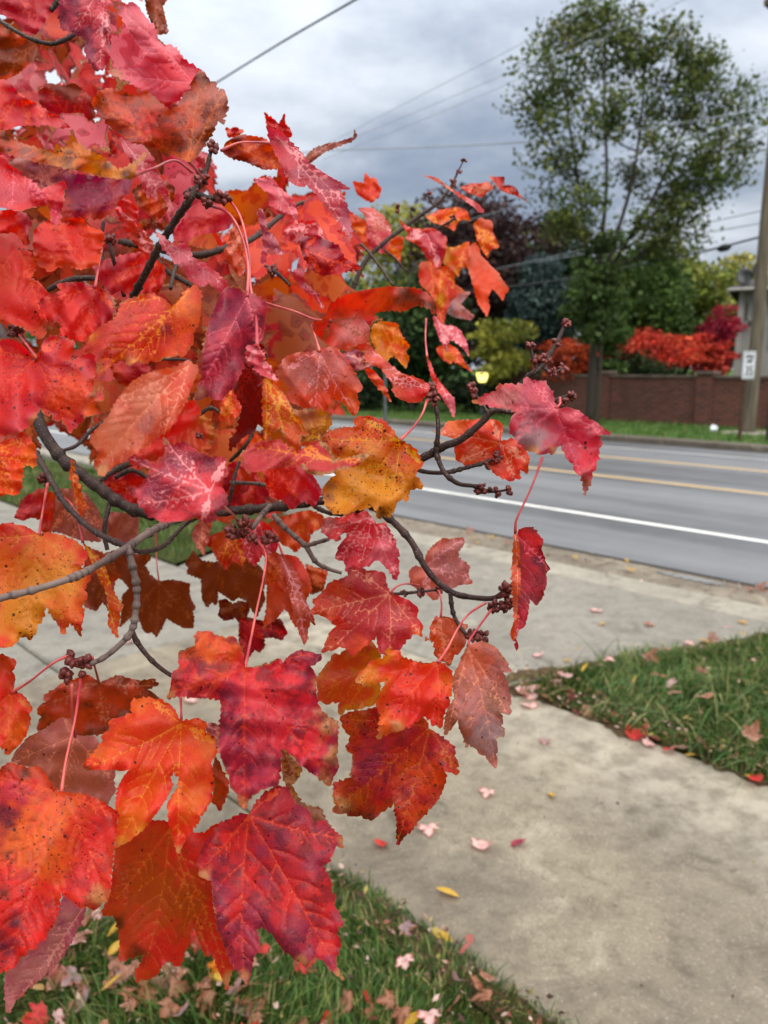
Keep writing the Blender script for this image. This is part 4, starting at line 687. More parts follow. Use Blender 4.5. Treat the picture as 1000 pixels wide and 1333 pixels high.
LEAFLAB = {
 'D9': 'mauve pink leaf facing the road at the branch tip', 'M1': '', 'L26': 'mustard orange leaf peppered with black spots', 'D5': 'dusty rose leaf with a dark midrib',
 'B14': 'crimson leaf with purple clouds hanging lowest', 'B9': 'large rose red leaf with a purple stripe and dry tan rim', 'B1': 'orange leaf with yellow veins behind a grey twig',
 'B4': 'brown backlit leaf against the concrete', 'L20': 'plum coloured folded leaf', 'U1': 'pale mauve leaf seen along its edge', 'U9': 'pink folded leaf', 'B10': 'orange five lobed leaf with a small gap',
 'B13': 'rusty orange leaf over the lawn', 'D1': 'red leaf with orange margin and pale veins', 'D8': 'dark orange leaf with scorched margin', 'L27': 'leaf rolled over with a charred fringe',
 'L18': 'peach coloured folded leaf', 'L19': 'pink and purple leaf tilted flat', 'A9': 'brownish orange leaf blurred near the camera', 'D11': 'narrow folded crimson leaf hanging alone',
 'B8': 'salmon pink leaf hanging edge on', 'D3': 'salmon underside of a leaf behind the branch', 'A8': 'curled orange leaf with dark torn rim'}

def parse_leaves():
    L = []; PT = {}
    for ln in PATCHES.strip().split('\n'):
        w = ln.split(); PT[w[0]] = [(*map(float, q.split(',')[:3]), q.split(',')[3]) for q in w[1:]]
    for ln in LEAVES.strip().split('\n'):
        if ln.startswith('#'): continue
        f = ln.split('|'); xy = lambda s: [tuple(map(float, q.split(','))) for q in s.split()]
        pet = f[10] if len(f) > 10 else ''; pe = None
        if pet.strip():
            a, b = pet.rsplit('@', 1); pe = (xy(a), float(b))
        t = list(map(float, f[4].split(',')))
        L.append(dict(id=f[0], cols=f[1], d=float(f[2]), sx=float(f[3].split(',')[0]), sy=float(f[3].split(',')[1]), fold=t[0], curl=t[1], wav=t[2],
                      par=list(map(float, f[5].split(','))), base=xy(f[6])[0], tips=xy(f[7]), poly=xy(f[8]) if len(f) < 10 else xy(f[8]), pet=None))
        q = L[-1]; q['patch'] = PT.get(q['id']); q['par'][0] *= .7; q['par'][1] *= .22 if q['patch'] else .45
        if len(f) > 9 and f[9].strip():
            a, b = f[9].rsplit('@', 1); L[-1]['pet'] = (xy(a), float(b))
    return L
def poly_area(p):
    p = np.asarray(p); x, y = p[:, 0], p[:, 1]; return .5*abs(np.dot(x, np.roll(y, -1))-np.dot(y, np.roll(x, -1)))

def template(r):
    """flat maple outline, base at 0,0, tip near 0,1"""
    h = [(.10, -.05), (.27, -.09), (.38, .0), (.55, .04), (.47, .14), (.53, .22), (.47, .27), (.58, .38), (.66, .54), (.52, .5), (.44, .54), (.36, .48), (.25, .45), (.26, .56), (.32, .68), (.22, .72), (.17, .84), (.09, .9)]
    j = lambda p, s: (s*p[0]*r.uniform(.88, 1.12), p[1]+r.uniform(-.03, .03))
    pts = [(0, 0)]+[j(p, 1) for p in h]+[(r.uniform(-.03, .03), 1.0)]+[j(p, -1) for p in h[::-1]]
    return np.array(pts), (0., 0.), [(0, 1), (.64, .53), (-.64, .53), (.5, .05), (-.5, .05)]

def template_leaf(seed, P0, size, tipdir, normal, cols, par, res=.09, bend=.25):
    r = random.Random(seed); poly, b, tips = template(r)
    A = np.asarray(tipdir, float); A /= np.linalg.norm(A); N = np.asarray(normal, float); N = N-A*(N@A); N /= np.linalg.norm(N); B = np.cross(A, N)
    f1, f2 = r.uniform(-.1, .5), r.uniform(-bend, bend); ph = r.uniform(0, 6.28)
    def m(p, vd, ed):
        x, y = p[:, 0], p[:, 1]
        z = f1*np.abs(x)+f2*y*y+.035*np.sin(x*7+ph)+.03*np.sin(y*8+x*4+ph*2)
        return np.asarray(P0)+size*(x[:, None]*B+y[:, None]*A+z[:, None]*N)
    return leaf_geom(poly, b, tips, size*100, m, cols, par, seed, res=res, amp=.018, tooth=.075, vw=.018)

def join_geo(parts):
    V = []; Fc = []; at = {}; off = 0
    for X, T, a in parts:
        V.append(X); Fc.append(T+off); off += len(X)
        for k, (ty, d) in a.items(): at.setdefault(k, (ty, []))[1].append(np.asarray(d))
    return np.vstack(V), np.vstack(Fc), {k: (ty, np.concatenate(d)) for k, (ty, d) in at.items()}

def build_maple():
    root = empty('maple_tree', (-1.75, 1.05, 0))
    tag(root, 'red and orange autumn maple whose leafy branch hangs over the pavement close by', 'tree')
    dk = bark_material('maple_bark_dark', (52, 38, 36), (70, 54, 50), (34, 26, 26))
    gr = bark_material('maple_bark_grey', (96, 80, 76), (124, 108, 102), (58, 46, 44))
    # the trunk stands left of the frame
    mb = MB(); q = spline([(-1.75, 1.05, -.05, .11), (-1.74, 1.06, .7, .09), (-1.7, 1.08, 1.5, .08), (-1.66, 1.12, 2.6, .065), (-1.6, 1.2, 4.0, .03)], .1)
    mb.tube(q[:, :3], q[:, 3], 16); p0 = P3(-900, -420, 1.25)
    mb.tube(spline([(-1.70, 1.08, 1.55), tuple((np.array([-1.70, 1.08, 1.55])+p0)/2+np.array([0, 0, .03])), tuple(p0)], .05), .025, 12)
    mb.build('trunk', gr, root, smooth=True)
    build_twigs(root, dk, gr)
    t = NT('maple_bud'); p = t.obj(); c = t.mix(t.step(t.noise(p, 300., 3.), .35, .65), lin4((84, 30, 30)), lin4((128, 58, 50)))
    build_buds(root, t.out(t.prin(c, .4, .4)))
    lm = leaf_material()
    t = NT('petiole'); p = t.obj(); c = t.mix(t.step(t.noise(p, 30., 2.), .35, .7), lin4((168, 44, 58)), lin4((212, 104, 96)))
    pm = t.out(t.prin(c, .4, .4))
    L = parse_leaves()
    vis = []
    for i, l in enumerate(L):
        pp = np.clip(np.array(l['poly']), [0, 0], [1000, 1333]); vis.append(poly_area(pp))
    big = set(np.argsort(vis)[::-1][:97])
    rest = []
    for i, l in enumerate(L):
        cen = np.mean(l['poly'], 0); d = l['d']
        tip = l['tips'][0]
        fn = sight_map(l['base'], tip, cen, d, l['sx'], l['sy'], l['fold'], l['curl'], i, l['wav'])
        amp = 1.5*min(1.0, (.5/d)**1.5)+.2
        geo = leaf_geom(l['poly'], l['base'], l['tips'], 100*d/F0, fn, l['cols'], l['par'], i+1, res=3.3 if vis[i] > 9000 else 2.9, amp=amp, tooth=8.0 if d < .7 else 6.0, patch=l['patch'])
        pv = None
        if l['pet']:
            pts, dend = l['pet']; P = np.array(pts); bd = float(np.linalg.norm(fn(P[:1], np.array([9.]), np.array([1.]))[0]-CAM)/np.linalg.norm(ray(*P[0])))
            cl = np.r_[0, np.cumsum(np.hypot(*np.diff(P, axis=0).T))]; cl /= cl[-1]
            Q = np.array([[*P3(x, y, bd+(dend-bd)*c+.012*math.sin(math.pi*c)*-1), .0011+.0006*abs(2*c-1)**3] for (x, y), c in zip(P, cl)])
            Q = spline(Q, .004); pv = tube(Q[:, :3], Q[:, 3]*.66, 8)
        if i in big:
            o = mesh_obj('leaf', *geo[:2], lm, root, True, geo[2])
            if LEAFLAB.get(l['id']): o['label'] = LEAFLAB[l['id']]
            if pv: mesh_obj('petiole', *pv, pm, o)
        else:
            rest.append(geo)
            if pv: mesh_obj('petiole', *pv, pm, root)
    # the crowd of leaves further inside the crown
    r = random.Random(77)
    crown = np.array([(-120, -140), (190, -120), (196, 30), (225, 110), (270, 190), (330, 200), (400, 235), (450, 290), (505, 330), (535, 400), (500, 430), (462, 470), (440, 540), (400, 620), (350, 690), (290, 705), (230, 655), (150, 640), (60, 560), (-20, 640), (-140, 640)], float)
    N = 0; tries = 0
    while N < 430 and tries < 12000:
        tries += 1
        x, y = r.uniform(-140, 545), r.uniform(-140, 700)
        if not inside(crown, np.array([[x, y]]))[0]: continue
        N += 1
        d = r.uniform(.76, 1.55); sz = r.uniform(.055, .085); spx = sz/d*F0
        P0 = P3(x, y-spx*.45, d)
        # keep the outline of the crown: no leaf reaches out of it
        tipd = np.array([r.gauss(0, .5), r.gauss(0, .5), -1.0]); tipd /= np.linalg.norm(tipd)
        tp = P0+tipd*sz
        if any(not inside(crown, np.array([[x+dx*spx*.42, y+dy*spx*.5]]))[0] for dx, dy in ((-1, 0), (1, 0), (0, -1), (0, 1))): continue
        nr = np.array([r.gauss(0, .7), -1.0, r.gauss(.25, .6)])
        hi = y < 330
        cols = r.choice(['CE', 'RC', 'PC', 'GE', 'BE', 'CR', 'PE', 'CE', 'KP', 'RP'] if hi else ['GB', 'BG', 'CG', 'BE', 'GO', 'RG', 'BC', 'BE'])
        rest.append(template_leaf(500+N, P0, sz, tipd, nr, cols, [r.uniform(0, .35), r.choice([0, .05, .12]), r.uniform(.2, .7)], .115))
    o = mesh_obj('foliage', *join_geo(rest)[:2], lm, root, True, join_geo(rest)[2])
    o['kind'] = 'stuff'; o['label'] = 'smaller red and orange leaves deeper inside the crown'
    return lm
# ------------------------------------------------------------------ ground
def mat_concrete(name, c1, c2, stain, wet=0.0):
    t = NT(name); p = t.pos()
    n1 = t.noise(p, 1.3, 5.0, 0.6, 0.3); n2 = t.noise(p, 9.0, 5.0, 0.65); n3 = t.noise(p, 90.0, 4.0, 0.7)
    col = t.mix(t.step(n1, 0.34, 0.66), lin4(c1), lin4(c2))
    col = t.mix(t.step(n2, 0.42, 0.75, 0.0, 0.55), col, lin4(stain))
    n4 = t.noise(p, 3.2, 6.0, 0.7, 0.8)
    col = t.mix(t.step(n4, 0.54, 0.68, 0.0, 0.75), col, lin4(stain))
    col = t.mix(t.step(n4, 0.44, 0.30, 0.0, 0.4), col, lin4((188, 178, 158)))
    v = t.vor(p, 120.0); sand = t.step(v.outputs['Distance'], 0.10, 0.42, 0.34, 0.0)
    k = t.n('ShaderNodeSeparateColor', {0: v.outputs['Color']})
    col = t.mix(t.math('MULTIPLY', sand, t.math('GREATER_THAN', k.outputs[0], 0.78)), col, lin4((226, 220, 206)))
    col = t.mix(t.math('MULTIPLY', sand, t.math('LESS_THAN', k.outputs[0], 0.22)), col, lin4((66, 60, 52)))
    col = t.mix(t.step(n3, 0.3, 0.72, 0.0, 0.42), col, lin4((78, 72, 62)))
    n5 = t.noise(p, 38.0, 3.0, 0.6)
    col = t.mix(t.step(n5, 0.55, 0.7, 0.0, 0.35), col, lin4((86, 78, 66)))
    if name == 'concrete_walk':                  # paler worn strip along the lawn side, darker damp strip on the other
        nn = t.n('ShaderNodeVectorMath', {0: p, 1: (RN[0], RN[1], 0)}, operation='DOT_PRODUCT').outputs['Value']
        w = t.math('MULTIPLY', t.step(nn, 2.1, 2.8), t.step(n2, 0.3, 0.62, 1.0, 0.25)); col = t.mix(t.math('MULTIPLY', w, 0.6), col, lin4((176, 170, 155)))
        w = t.math('MULTIPLY', t.step(nn, 1.9, 1.5), t.step(n4, 0.4, 0.6)); col = t.mix(t.math('MULTIPLY', w, 0.5), col, lin4((84, 76, 66)))
    h = t.math('ADD', t.math('MULTIPLY', n3, 0.6), t.math('MULTIPLY', n2, 0.4))
    rough = t.step(n1, 0.35, 0.6, 0.82, 0.62)
    return t.out(t.prin(col, rough, 0.3, t.bump(h, 0.5, 0.003)))
def mat_asphalt():
    t = NT('asphalt'); p = t.pos()
    rot = t.n('ShaderNodeMapping', {'Vector': t.n('ShaderNodeMapping', {'Vector': p, 'Rotation': (0, 0, -RA)}).outputs[0], 'Scale': (1.0, 0.07, 1.0)}).outputs[0]
    n1 = t.noise(rot, 0.9, 4.0, 0.6); n2 = t.noise(p, 2.0, 5.0); n3 = t.noise(p, 130.0, 3.0, 0.7)
    col = t.mix(t.step(n1, 0.35, 0.68), lin4((96, 98, 102)), lin4((119, 121, 125)))
    col = t.mix(t.step(n2, 0.4, 0.7, 0.0, 0.25), col, lin4((132, 132, 136)))
    col = t.mix(t.step(n3, 0.35, 0.75, 0.0, 0.4), col, lin4((74, 74, 78)))
    rough = t.step(n1, 0.4, 0.62, 0.34, 0.62)
    return t.out(t.prin(col, rough, 0.5, t.bump(n3, 0.35, 0.004)))
def mat_paint(name, c):
    t = NT(name); p = t.pos()
    n = t.noise(p, 22.0, 5.0, 0.7); n2 = t.noise(p, 2.0, 3.0)
    col = t.mix(t.step(n, 0.52, 0.72, 0.0, 0.6), lin4(c), lin4((120, 118, 116)))
    col = t.mix(t.step(n2, 0.45, 0.7, 0.0, 0.3), col, lin4((150, 146, 140)))
    return t.out(t.prin(col, 0.6, 0.3))
def mat_soil(name, c1, c2, c3):
    t = NT(name); p = t.pos(); n = t.noise(p, 3.0, 6.0, 0.7); n2 = t.noise(p, 40.0, 5.0, 0.7)
    col = t.mix(t.step(n, 0.35, 0.65), lin4(c1), lin4(c2)); col = t.mix(t.step(n2, 0.45, 0.7, 0.0, 0.7), col, lin4(c3))
    return t.out(t.prin(col, 0.9, 0.1, t.bump(n2, 0.7, 0.02)))

def quad_strip(name, s0, s1, na, nb, z, mat, kind='structure', seg=40, label=None, cat=None):
    """flat band along the road between two offsets n"""
    V = []; Fc = []
    for i in range(seg+1):
        s = s0+(s1-s0)*i/seg
        V += [W(s, na, z), W(s, nb, z)]
    for i in range(seg): Fc.append((2*i, 2*i+1, 2*i+3, 2*i+2))
    o = mesh_obj(name, V, Fc, mat, None, False)
    if o.data.polygons[0].normal.z < 0: o.data.flip_normals()
    return tag(o, label, cat, None, kind)
def slab(name, pts, z0, z1, mat, bev=.012, kind='structure'):
    """a cast slab: outline in world xy, with a rounded arris"""
    P = np.array([p[:2] for p in pts], float); n = len(P)
    if .5*(np.dot(P[:, 0], np.roll(P[:, 1], -1))-np.dot(P[:, 1], np.roll(P[:, 0], -1))) < 0: P = P[::-1]
    c = P.mean(0)
    def inset(b):
        out = []
        for i in range(n):
            a, q, d = P[i-1], P[i], P[(i+1) % n]
            e1 = (q-a)/np.linalg.norm(q-a); e2 = (d-q)/np.linalg.norm(d-q)
            n1 = np.array([-e1[1], e1[0]]); n2 = np.array([-e2[1], e2[0]]); m = n1+n2; m /= max(.3, m@n1)
            out.append(q+m*b)
        return np.array(out)
    I = inset(bev); V = [(*p, z0) for p in P]+[(*p, z1-bev) for p in P]+[(*p, z1) for p in I]
    Fc = [(i, (i+1) % n, n+(i+1) % n, n+i) for i in range(n)]+[(n+i, n+(i+1) % n, 2*n+(i+1) % n, 2*n+i) for i in range(n)]+[tuple(2*n+i for i in range(n))]
    o = mesh_obj(name, V, Fc, mat, None, False); return tag(o, kind=kind)

N_EDGE = 1.42; N_SW = 2.99; S_J = 4.0
def n_at(px, py): return NS(px, py)[1]

def blades(name, poly, count, h, w, cols, lean, label=None, seed=1, keep=None, z0=0.0, windy=0.0):
    """grass: tapered bent blades, one mesh. poly in world xy"""
    r = np.random.default_rng(seed); poly = np.asarray(poly, float)
    lo, hi = poly.min(0), poly.max(0); P = []
    tot = 0
    while tot < count:
        q = r.uniform(lo, hi, (count, 2)); q = q[inside(poly, q)]
        if keep is not None: q = q[keep(q, r)]
        P.append(q); tot += len(q)
        if len(P) > 60: break
    P = np.vstack(P)[:count]; N = len(P)
    # clumps: blades near a clump centre share a lean
    cl = r.integers(0, 400, N); cx = np.sin(P[:, 0]*5.1+np.cos(P[:, 1]*3.7)*2)*2+np.cos(P[:, 1]*6.3)*1.5
    az = cx+r.normal(0, 1.0, N); az = np.where(r.random(N) < windy, r.normal(-2.2, .45, N), az)
    H = h*r.lognormal(0, .28, N)*(1+.35*np.sin(P[:, 0]*4.3+P[:, 1]*2.2)); Wd = w*r.uniform(.7, 1.35, N)
    bend = lean*r.uniform(.3, 1.6, N)
    dx, dy = np.cos(az), np.sin(az); sx, sy = -dy, dx
    rows = []
    for f, wf in ((0, 1.0), (.4, .95), (.75, .65), (1.0, .08)):
        out = bend*H*(f**1.8); up = H*f*(1-.35*bend*f)
        cxp = P[:, 0]+dx*out; cyp = P[:, 1]+dy*out; cz = z0+np.maximum(up, .002)
        for sg in (-1, 1): rows.append(np.c_[cxp+sg*sx*Wd*wf/2, cyp+sg*sy*Wd*wf/2, cz])
    V = np.stack(rows, 1).reshape(-1, 3)
    b = np.arange(N)[:, None]*8
    Fc = np.concatenate([b+np.array([[2*k, 2*k+1, 2*k+3, 2*k+2]]) for k in range(3)], 1).reshape(-1, 4)
    C = lin(np.array(cols))[r.integers(0, len(cols), N)]*r.uniform(.75, 1.25, (N, 1))
    A = np.repeat(np.c_[C, np.ones(N)], 8, axis=0)
    o = mesh_obj(name, V, Fc, GRASSMAT, None, True, {'ca': ('FLOAT_COLOR', A)})
    return tag(o, label, 'grass', None, 'stuff')
def grass_material():
    t = NT('grass_blade'); c = t.attr('ca', 'Color')
    pr = t.prin(c, .5, .3); tr = t.n('ShaderNodeBsdfTranslucent', {'Color': c})
    return t.out(t.n('ShaderNodeMixShader', {0: .3, 1: pr, 2: tr.outputs[0]}).outputs[0])

GREENS = [(60, 90, 32), (68, 106, 38), (50, 78, 28), (84, 116, 46), (54, 92, 40), (100, 124, 60), (72, 96, 40), (150, 140, 92), (120, 128, 66), (56, 80, 34)]
LAWN_R = None
def build_ground():
    global GRASSMAT, LAWN_NEAR, LAWN_RIGHT
    GRASSMAT = grass_material()
    soil = mat_soil('lawn_soil', (44, 60, 24), (58, 66, 30), (82, 72, 46))
    far = mat_soil('far_lawn', (58, 88, 36), (74, 104, 46), (48, 76, 32))
    conc = mat_concrete('concrete_walk', (146, 136, 118), (122, 113, 99), (72, 64, 53))
    conc2 = mat_concrete('concrete_apron', (146, 142, 133), (131, 127, 119), (95, 91, 84))
    conc3 = mat_concrete('concrete_lip', (168, 163, 150), (152, 147, 135), (106, 99, 88))
    gut = mat_concrete('concrete_gutter', (150, 140, 124), (112, 102, 90), (58, 50, 42))
    asp = mat_asphalt()
    # one sheet out to the horizon
    R = 900.0; V = []; Fc = []
    V = [(-R, -R, -.32), (R, -R, -.32), (R, R, -.32), (-R, R, -.32)]
    tag(mesh_obj('ground', V, [(0, 1, 2, 3)], far, None, False), kind='structure')
    n_seam = (n_at(1000, 761)+n_at(700, 707))/2; n_gut = (n_at(1000, 786)+n_at(700, 730))/2; n_lip = (n_at(1000, 801)+n_at(700, 751))/2
    n_w1 = (n_at(1000, 705)+n_at(700, 658))/2; n_y1 = (n_at(1000, 643)+n_at(760, 615.5))/2; n_y2 = (n_at(1000, 612.5)+n_at(785, 594))/2
    n_w2 = (n_at(1000, 598)+n_at(780, 580.5))/2; n_kf = (n_at(1000, 588)+n_at(785, 574))/2
    print('road n', n_seam, n_gut, n_lip, n_w1, n_y1, n_y2, n_w2, n_kf)
    S0, S1 = -60.0, 160.0
    road_z = -.012
    quad_strip('road', S0, S1, n_seam, n_kf+.05, road_z, asp, seg=80)
    quad_strip('road_edge_line', S0, S1, n_w1-.055, n_w1+.055, road_z+.004, mat_paint('road_paint_white', (226, 226, 224)))
    yl = mat_paint('road_paint_yellow', (198, 168, 118))
    quad_strip('road_centre_line', S0, S1, n_y1-.07, n_y1+.07, road_z+.004, yl)
    quad_strip('road_turning_lane_line', S0, S1, n_y2-.07, n_y2+.07, road_z+.004, yl)
    quad_strip('road_far_edge_line', S0, S1, n_w2-.06, n_w2+.06, road_z+.004, mat_paint('road_paint_worn', (196, 197, 200)))
    # tar seam along the gutter
    tar = simple_mat('tar', (40, 40, 42), (58, 56, 54), 9, .6)
    quad_strip('road_seam', S0, S1, n_seam-.03, n_seam+.02, road_z+.003, tar)
    quad_strip('gutter', S0, S1, n_gut, n_seam-.028, road_z-.004, gut)
    # apron, pavement and driveway slabs with open joints
    sl = lambda *q: [W(s, n) for s, n in q]
    g = .006
    slab('driveway_apron_lip', sl((1.2, n_lip+g), (6.6, n_lip+g), (6.8, n_gut), (1.0, n_gut)), -.2, .0, conc3)
    a0 = NS(700, 881); a1 = NS(1000, 826)
    slab('driveway_apron', sl((a0[0]-.05, N_SW+g), (5.6, N_SW+g), (6.2, 4.4), (6.6, n_lip-g), (1.2, n_lip-g), (a1[0], a1[1]), (a0[0]-.02, a0[1])), -.2, .0, conc2)
    slab('pavement_slab', sl((-8, N_EDGE+g), (-1.3, N_EDGE+g), (-1.3, N_SW-g), (-8, N_SW-g)), -.2, .0, conc)
    slab('pavement_slab', sl((-1.3+2*g, N_EDGE+g), (S_J-g, N_EDGE+g), (S_J-g, N_SW-g), (-1.3+2*g, N_SW-g)), -.2, .0, conc)
    slab('pavement_slab', sl((S_J+g, N_EDGE+g), (5.8, N_EDGE+g), (5.8, N_SW-g), (S_J+g, N_SW-g)), -.2, .0, conc2)
    slab('pavement_slab', sl((5.8+2*g, N_EDGE+g), (40, N_EDGE+g), (40, N_SW-g), (5.8+2*g, N_SW-g)), -.2, .0, conc2)
    c1 = NS(440, 1140); c2 = NS(250, 1178); c3 = NS(60, 1200); c4 = NS(-200, 1290)
    slab('driveway_slab', sl((c1[0]+.02, N_EDGE-g), (S_J-g, N_EDGE-g), (S_J-g, -3), (c4[0]+.1, -3), (c4[0], c4[1]), (c3[0], c3[1]), (c2[0], c2[1])), -.2, .0, conc)
    slab('driveway_slab', sl((S_J+g, N_EDGE-g), (6.2, N_EDGE-g), (6.2, -3), (S_J+g, -3)), -.2, .0, conc2)
    quad_strip('joint_dirt', -8, 40, N_SW-.02, N_SW+.02, -.02, soil); quad_strip('joint_dirt', -8, 40, N_EDGE-.02, N_EDGE+.02, -.02, soil)
    # lawns
    LAWN_NEAR = [W(s, n)[:2] for s, n in ((-2.5, N_EDGE+.035), (c1[0]-.02, N_EDGE+.03), (c1[0]+.07, N_EDGE-.03), (c2[0]-.05, c2[1]-.03), (c3[0]-.06, c3[1]), (c4[0]-.05, c4[1]), (2.6, -1.6), (-2.5, -1.6))]
    LAWN_RIGHT = [W(s, n)[:2] for s, n in ((a0[0]+.0, N_SW+.0), (a0[0]-.02, a0[1]+.02), ((a0[0]+a1[0])/2-.02, (a0[1]+a1[1])/2-.02), (a1[0]-.06, a1[1]), (1.12, n_lip-.05), (-7, n_lip-.05), (-7, N_SW-.02), (0, N_SW-.02))]
    lawn_l = [W(s, n)[:2] for s, n in ((5.7, N_SW+.03), (6.3, 4.3), (6.7, n_lip), (40, n_lip), (40, N_SW+.03))]
    yard = [W(s, n)[:2] for s, n in ((6.21, N_EDGE-.01), (60, N_EDGE-.01), (60, -40), (6.21, -40))]
    yard2 = [W(s, n)[:2] for s, n in ((-8, -1.6), (2.6, -1.6), (2.6, -3.02), (6.2, -3.02), (6.2, -40), (-40, -40), (-40, N_SW), (-8, N_SW), (-8, -1.6))][:-1]
    for nm, pl in (('side_yard', yard), ('back_yard', yard2), ('near_lawn_soil', LAWN_NEAR), ('right_lawn_soil', LAWN_RIGHT), ('left_lawn_soil', lawn_l)):
        P = np.array(pl); o = mesh_obj(nm, [(*p, -.008) for p in P], [tuple(range(len(P)))], soil, None, False)
        if o.data.polygons[0].normal.z < 0: o.data.flip_normals()
        tag(o, kind='structure')
    dirt = mat_soil('edge_dirt', (74, 60, 44), (92, 76, 56), (52, 46, 34))
    def dirt_band(pts, w, seed):
        r = np.random.default_rng(seed); q = spline([tuple(p) for p in pts], .03)[:, :2]; tn = np.gradient(q, axis=0); tn /= np.linalg.norm(tn, axis=1)[:, None]; nn = np.c_[-tn[:, 1], tn[:, 0]]
        k = np.arange(len(q)); a = w*(.55+.3*np.sin(k*.33+seed)+.25*np.sin(k*.9)+r.uniform(-.25, .25, len(q))).clip(.12, 2)
        V = np.vstack([np.c_[q-nn*a[:, None], np.full(len(q), .0035)], np.c_[q+nn*.06, np.full(len(q), .0035)]]); n = len(q)
        o = mesh_obj('edge_dirt', V, [(i, i+1, n+i+1, n+i) for i in range(n-1)], dirt, None, False)
        if o.data.polygons[0].normal.z < 0: o.data.flip_normals()
        tag(o, kind='structure')
    dirt_band([W(-3, N_SW+.03), W(0, N_SW+.03), W(1.2, N_SW+.03), W(a0[0]+.02, N_SW+.02)][::-1], .085, 1)
    dirt_band([W(a0[0]+.12, N_SW-.0), W(a0[0]+.05, a0[1]+.02), W((a0[0]+a1[0])/2, (a0[1]+a1[1])/2), W(a1[0], a1[1])][::-1], .05, 2)
    dirt_band([W(-2.5, N_EDGE-.02), W(.5, N_EDGE-.02), W(c1[0]-.05, N_EDGE-.03)], .05, 3)
    # curb of the near side beyond the apron
    slab('kerb', sl((-60, n_lip+.0), (.95, n_lip+.0), (.95, n_gut-.002), (-60, n_gut-.002)), -.2, .10, conc3, .02)
    slab('kerb', sl((6.85, n_lip+.0), (120, n_lip+.0), (120, n_gut-.002), (6.85, n_gut-.002)), -.2, .10, conc3, .02)
    kf = mat_concrete('concrete_far_kerb', (112, 104, 92), (92, 84, 74), (64, 58, 50))
    slab('kerb', sl((S0, n_kf), (S1, n_kf), (S1, n_kf+.3), (S0, n_kf+.3)), -.2, .13, kf, .03)
    P = [W(S0, n_kf+.3, .10), W(S1, n_kf+.3, .10), W(S1, n_kf+60, .10), W(S0, n_kf+60, .10)]
    o = mesh_obj('far_verge', P, [(0, 1, 2, 3)], far, None, False)
    if o.data.polygons[0].normal.z < 0: o.data.flip_normals()
    tag(o, kind='structure')
    # wet streak standing in the gutter
    t = NT('shallow_water'); pud = t.out(t.prin(lin4((120, 118, 114)), .05, 1.0))
    pa_, pb_ = NS(880, 733), NS(955, 757); V = []; m = 26; nc = n_seam-.16
    for i in range(m+1):
        f = i/m; s = pa_[0]+(pb_[0]-pa_[0])*f; w = .055*math.sin(math.pi*min(1, max(.02, f)))**.6*(1+.4*math.sin(i*1.7)); V += [W(s, nc-w, road_z+.003), W(s, nc+w*.8, road_z+.003)]
    o = mesh_obj('puddle', V, [(2*i, 2*i+1, 2*i+3, 2*i+2) for i in range(m)], pud, None, False)
    if o.data.polygons[0].normal.z < 0: o.data.flip_normals()
    tag(o, kind='structure')
    # grass
    def thin_near(q, r):                        # worn edge beside the concrete
        return r.random(len(q)) < .95
    vis_near = [W(-1.2, N_EDGE+.035)[:2]]+LAWN_NEAR[1:6]+[W(2.6, -.3)[:2], W(-1.2, -.3)[:2]]
    blades('near_lawn_grass', vis_near, 60000, .052, .0038, GREENS, .6, 'short green lawn grass beside the pavement slab', 3, thin_near)
    vis_right = LAWN_RIGHT[:4]+[W(1.12, n_lip-.05)[:2], W(-3, n_lip-.05)[:2], W(-3, N_SW-.02)[:2], W(0, N_SW-.02)[:2]]
    blades('right_lawn_grass', vis_right, 64000, .075, .0046, GREENS, .8, 'shaggy green lawn wedge between driveway apron and pavement', 4, None, 0, .25)
    P2 = [W(s, n)[:2] for s, n in ((a0[0]-.1, N_SW+.08), (a1[0]-.3, N_SW+.9), (-1.8, N_SW+.7), (-3, N_SW+.03))]
    blades('tall_grass', P2, 1500, .16, .0052, [(84, 122, 62), (70, 112, 60), (112, 140, 90), (64, 100, 48), (168, 164, 110)], 1.25, 'long flopping grass tufts along the pavement edge', 5, None, 0, .6)
    blades('left_lawn_grass', [p for p in lawn_l[:2]]+[W(8, n_lip)[:2], W(14, n_lip)[:2], W(14, N_SW+.03)[:2]], 12000, .075, .007, GREENS, .5, 'green lawn strip behind the maple leaves', 6)
    bright = [(72, 106, 44), (86, 120, 54), (60, 92, 40), (100, 126, 62), (122, 132, 74)]
    blades('far_verge_grass', [W(s, n)[:2] for s, n in ((-4, n_kf+.3), (34, n_kf+.3), (34, n_kf+8), (-4, n_kf+6.5))], 42000, .075, .016, bright, .5, 'green grass verge in front of the brick wall', 7, None, .10)
    def litter(polys, n, size, z, label, seed):   # crumbled leaf bits and thatch
        r = np.random.default_rng(seed); P = []
        for poly, k in zip(polys, n):
            poly = np.asarray(poly); lo, hi = poly.min(0), poly.max(0); q = r.uniform(lo, hi, (k*6, 2)); P.append(q[inside(poly, q)][:k])
        P = np.vstack(P); N = len(P); u = r.normal(0, 1, (N, 3)); u[:, 2] *= .35; u /= np.linalg.norm(u, axis=1)[:, None]; w = r.normal(0, 1, (N, 3)); w -= u*(w*u).sum(1)[:, None]; w /= np.linalg.norm(w, axis=1)[:, None]
        C = np.c_[P, z[0]+(z[1]-z[0])*r.random(N)]; L = np.minimum(size*r.lognormal(0, .5, (N, 1)), size*1.7); Wd = L*r.uniform(.15, .7, (N, 1)); nn = np.cross(u, w)
        V = np.stack([C-u*L*.5, C+w*Wd*.5+nn*L*.12, C+u*L*.5, C-w*Wd*.5+nn*L*.16], 1).reshape(-1, 3)
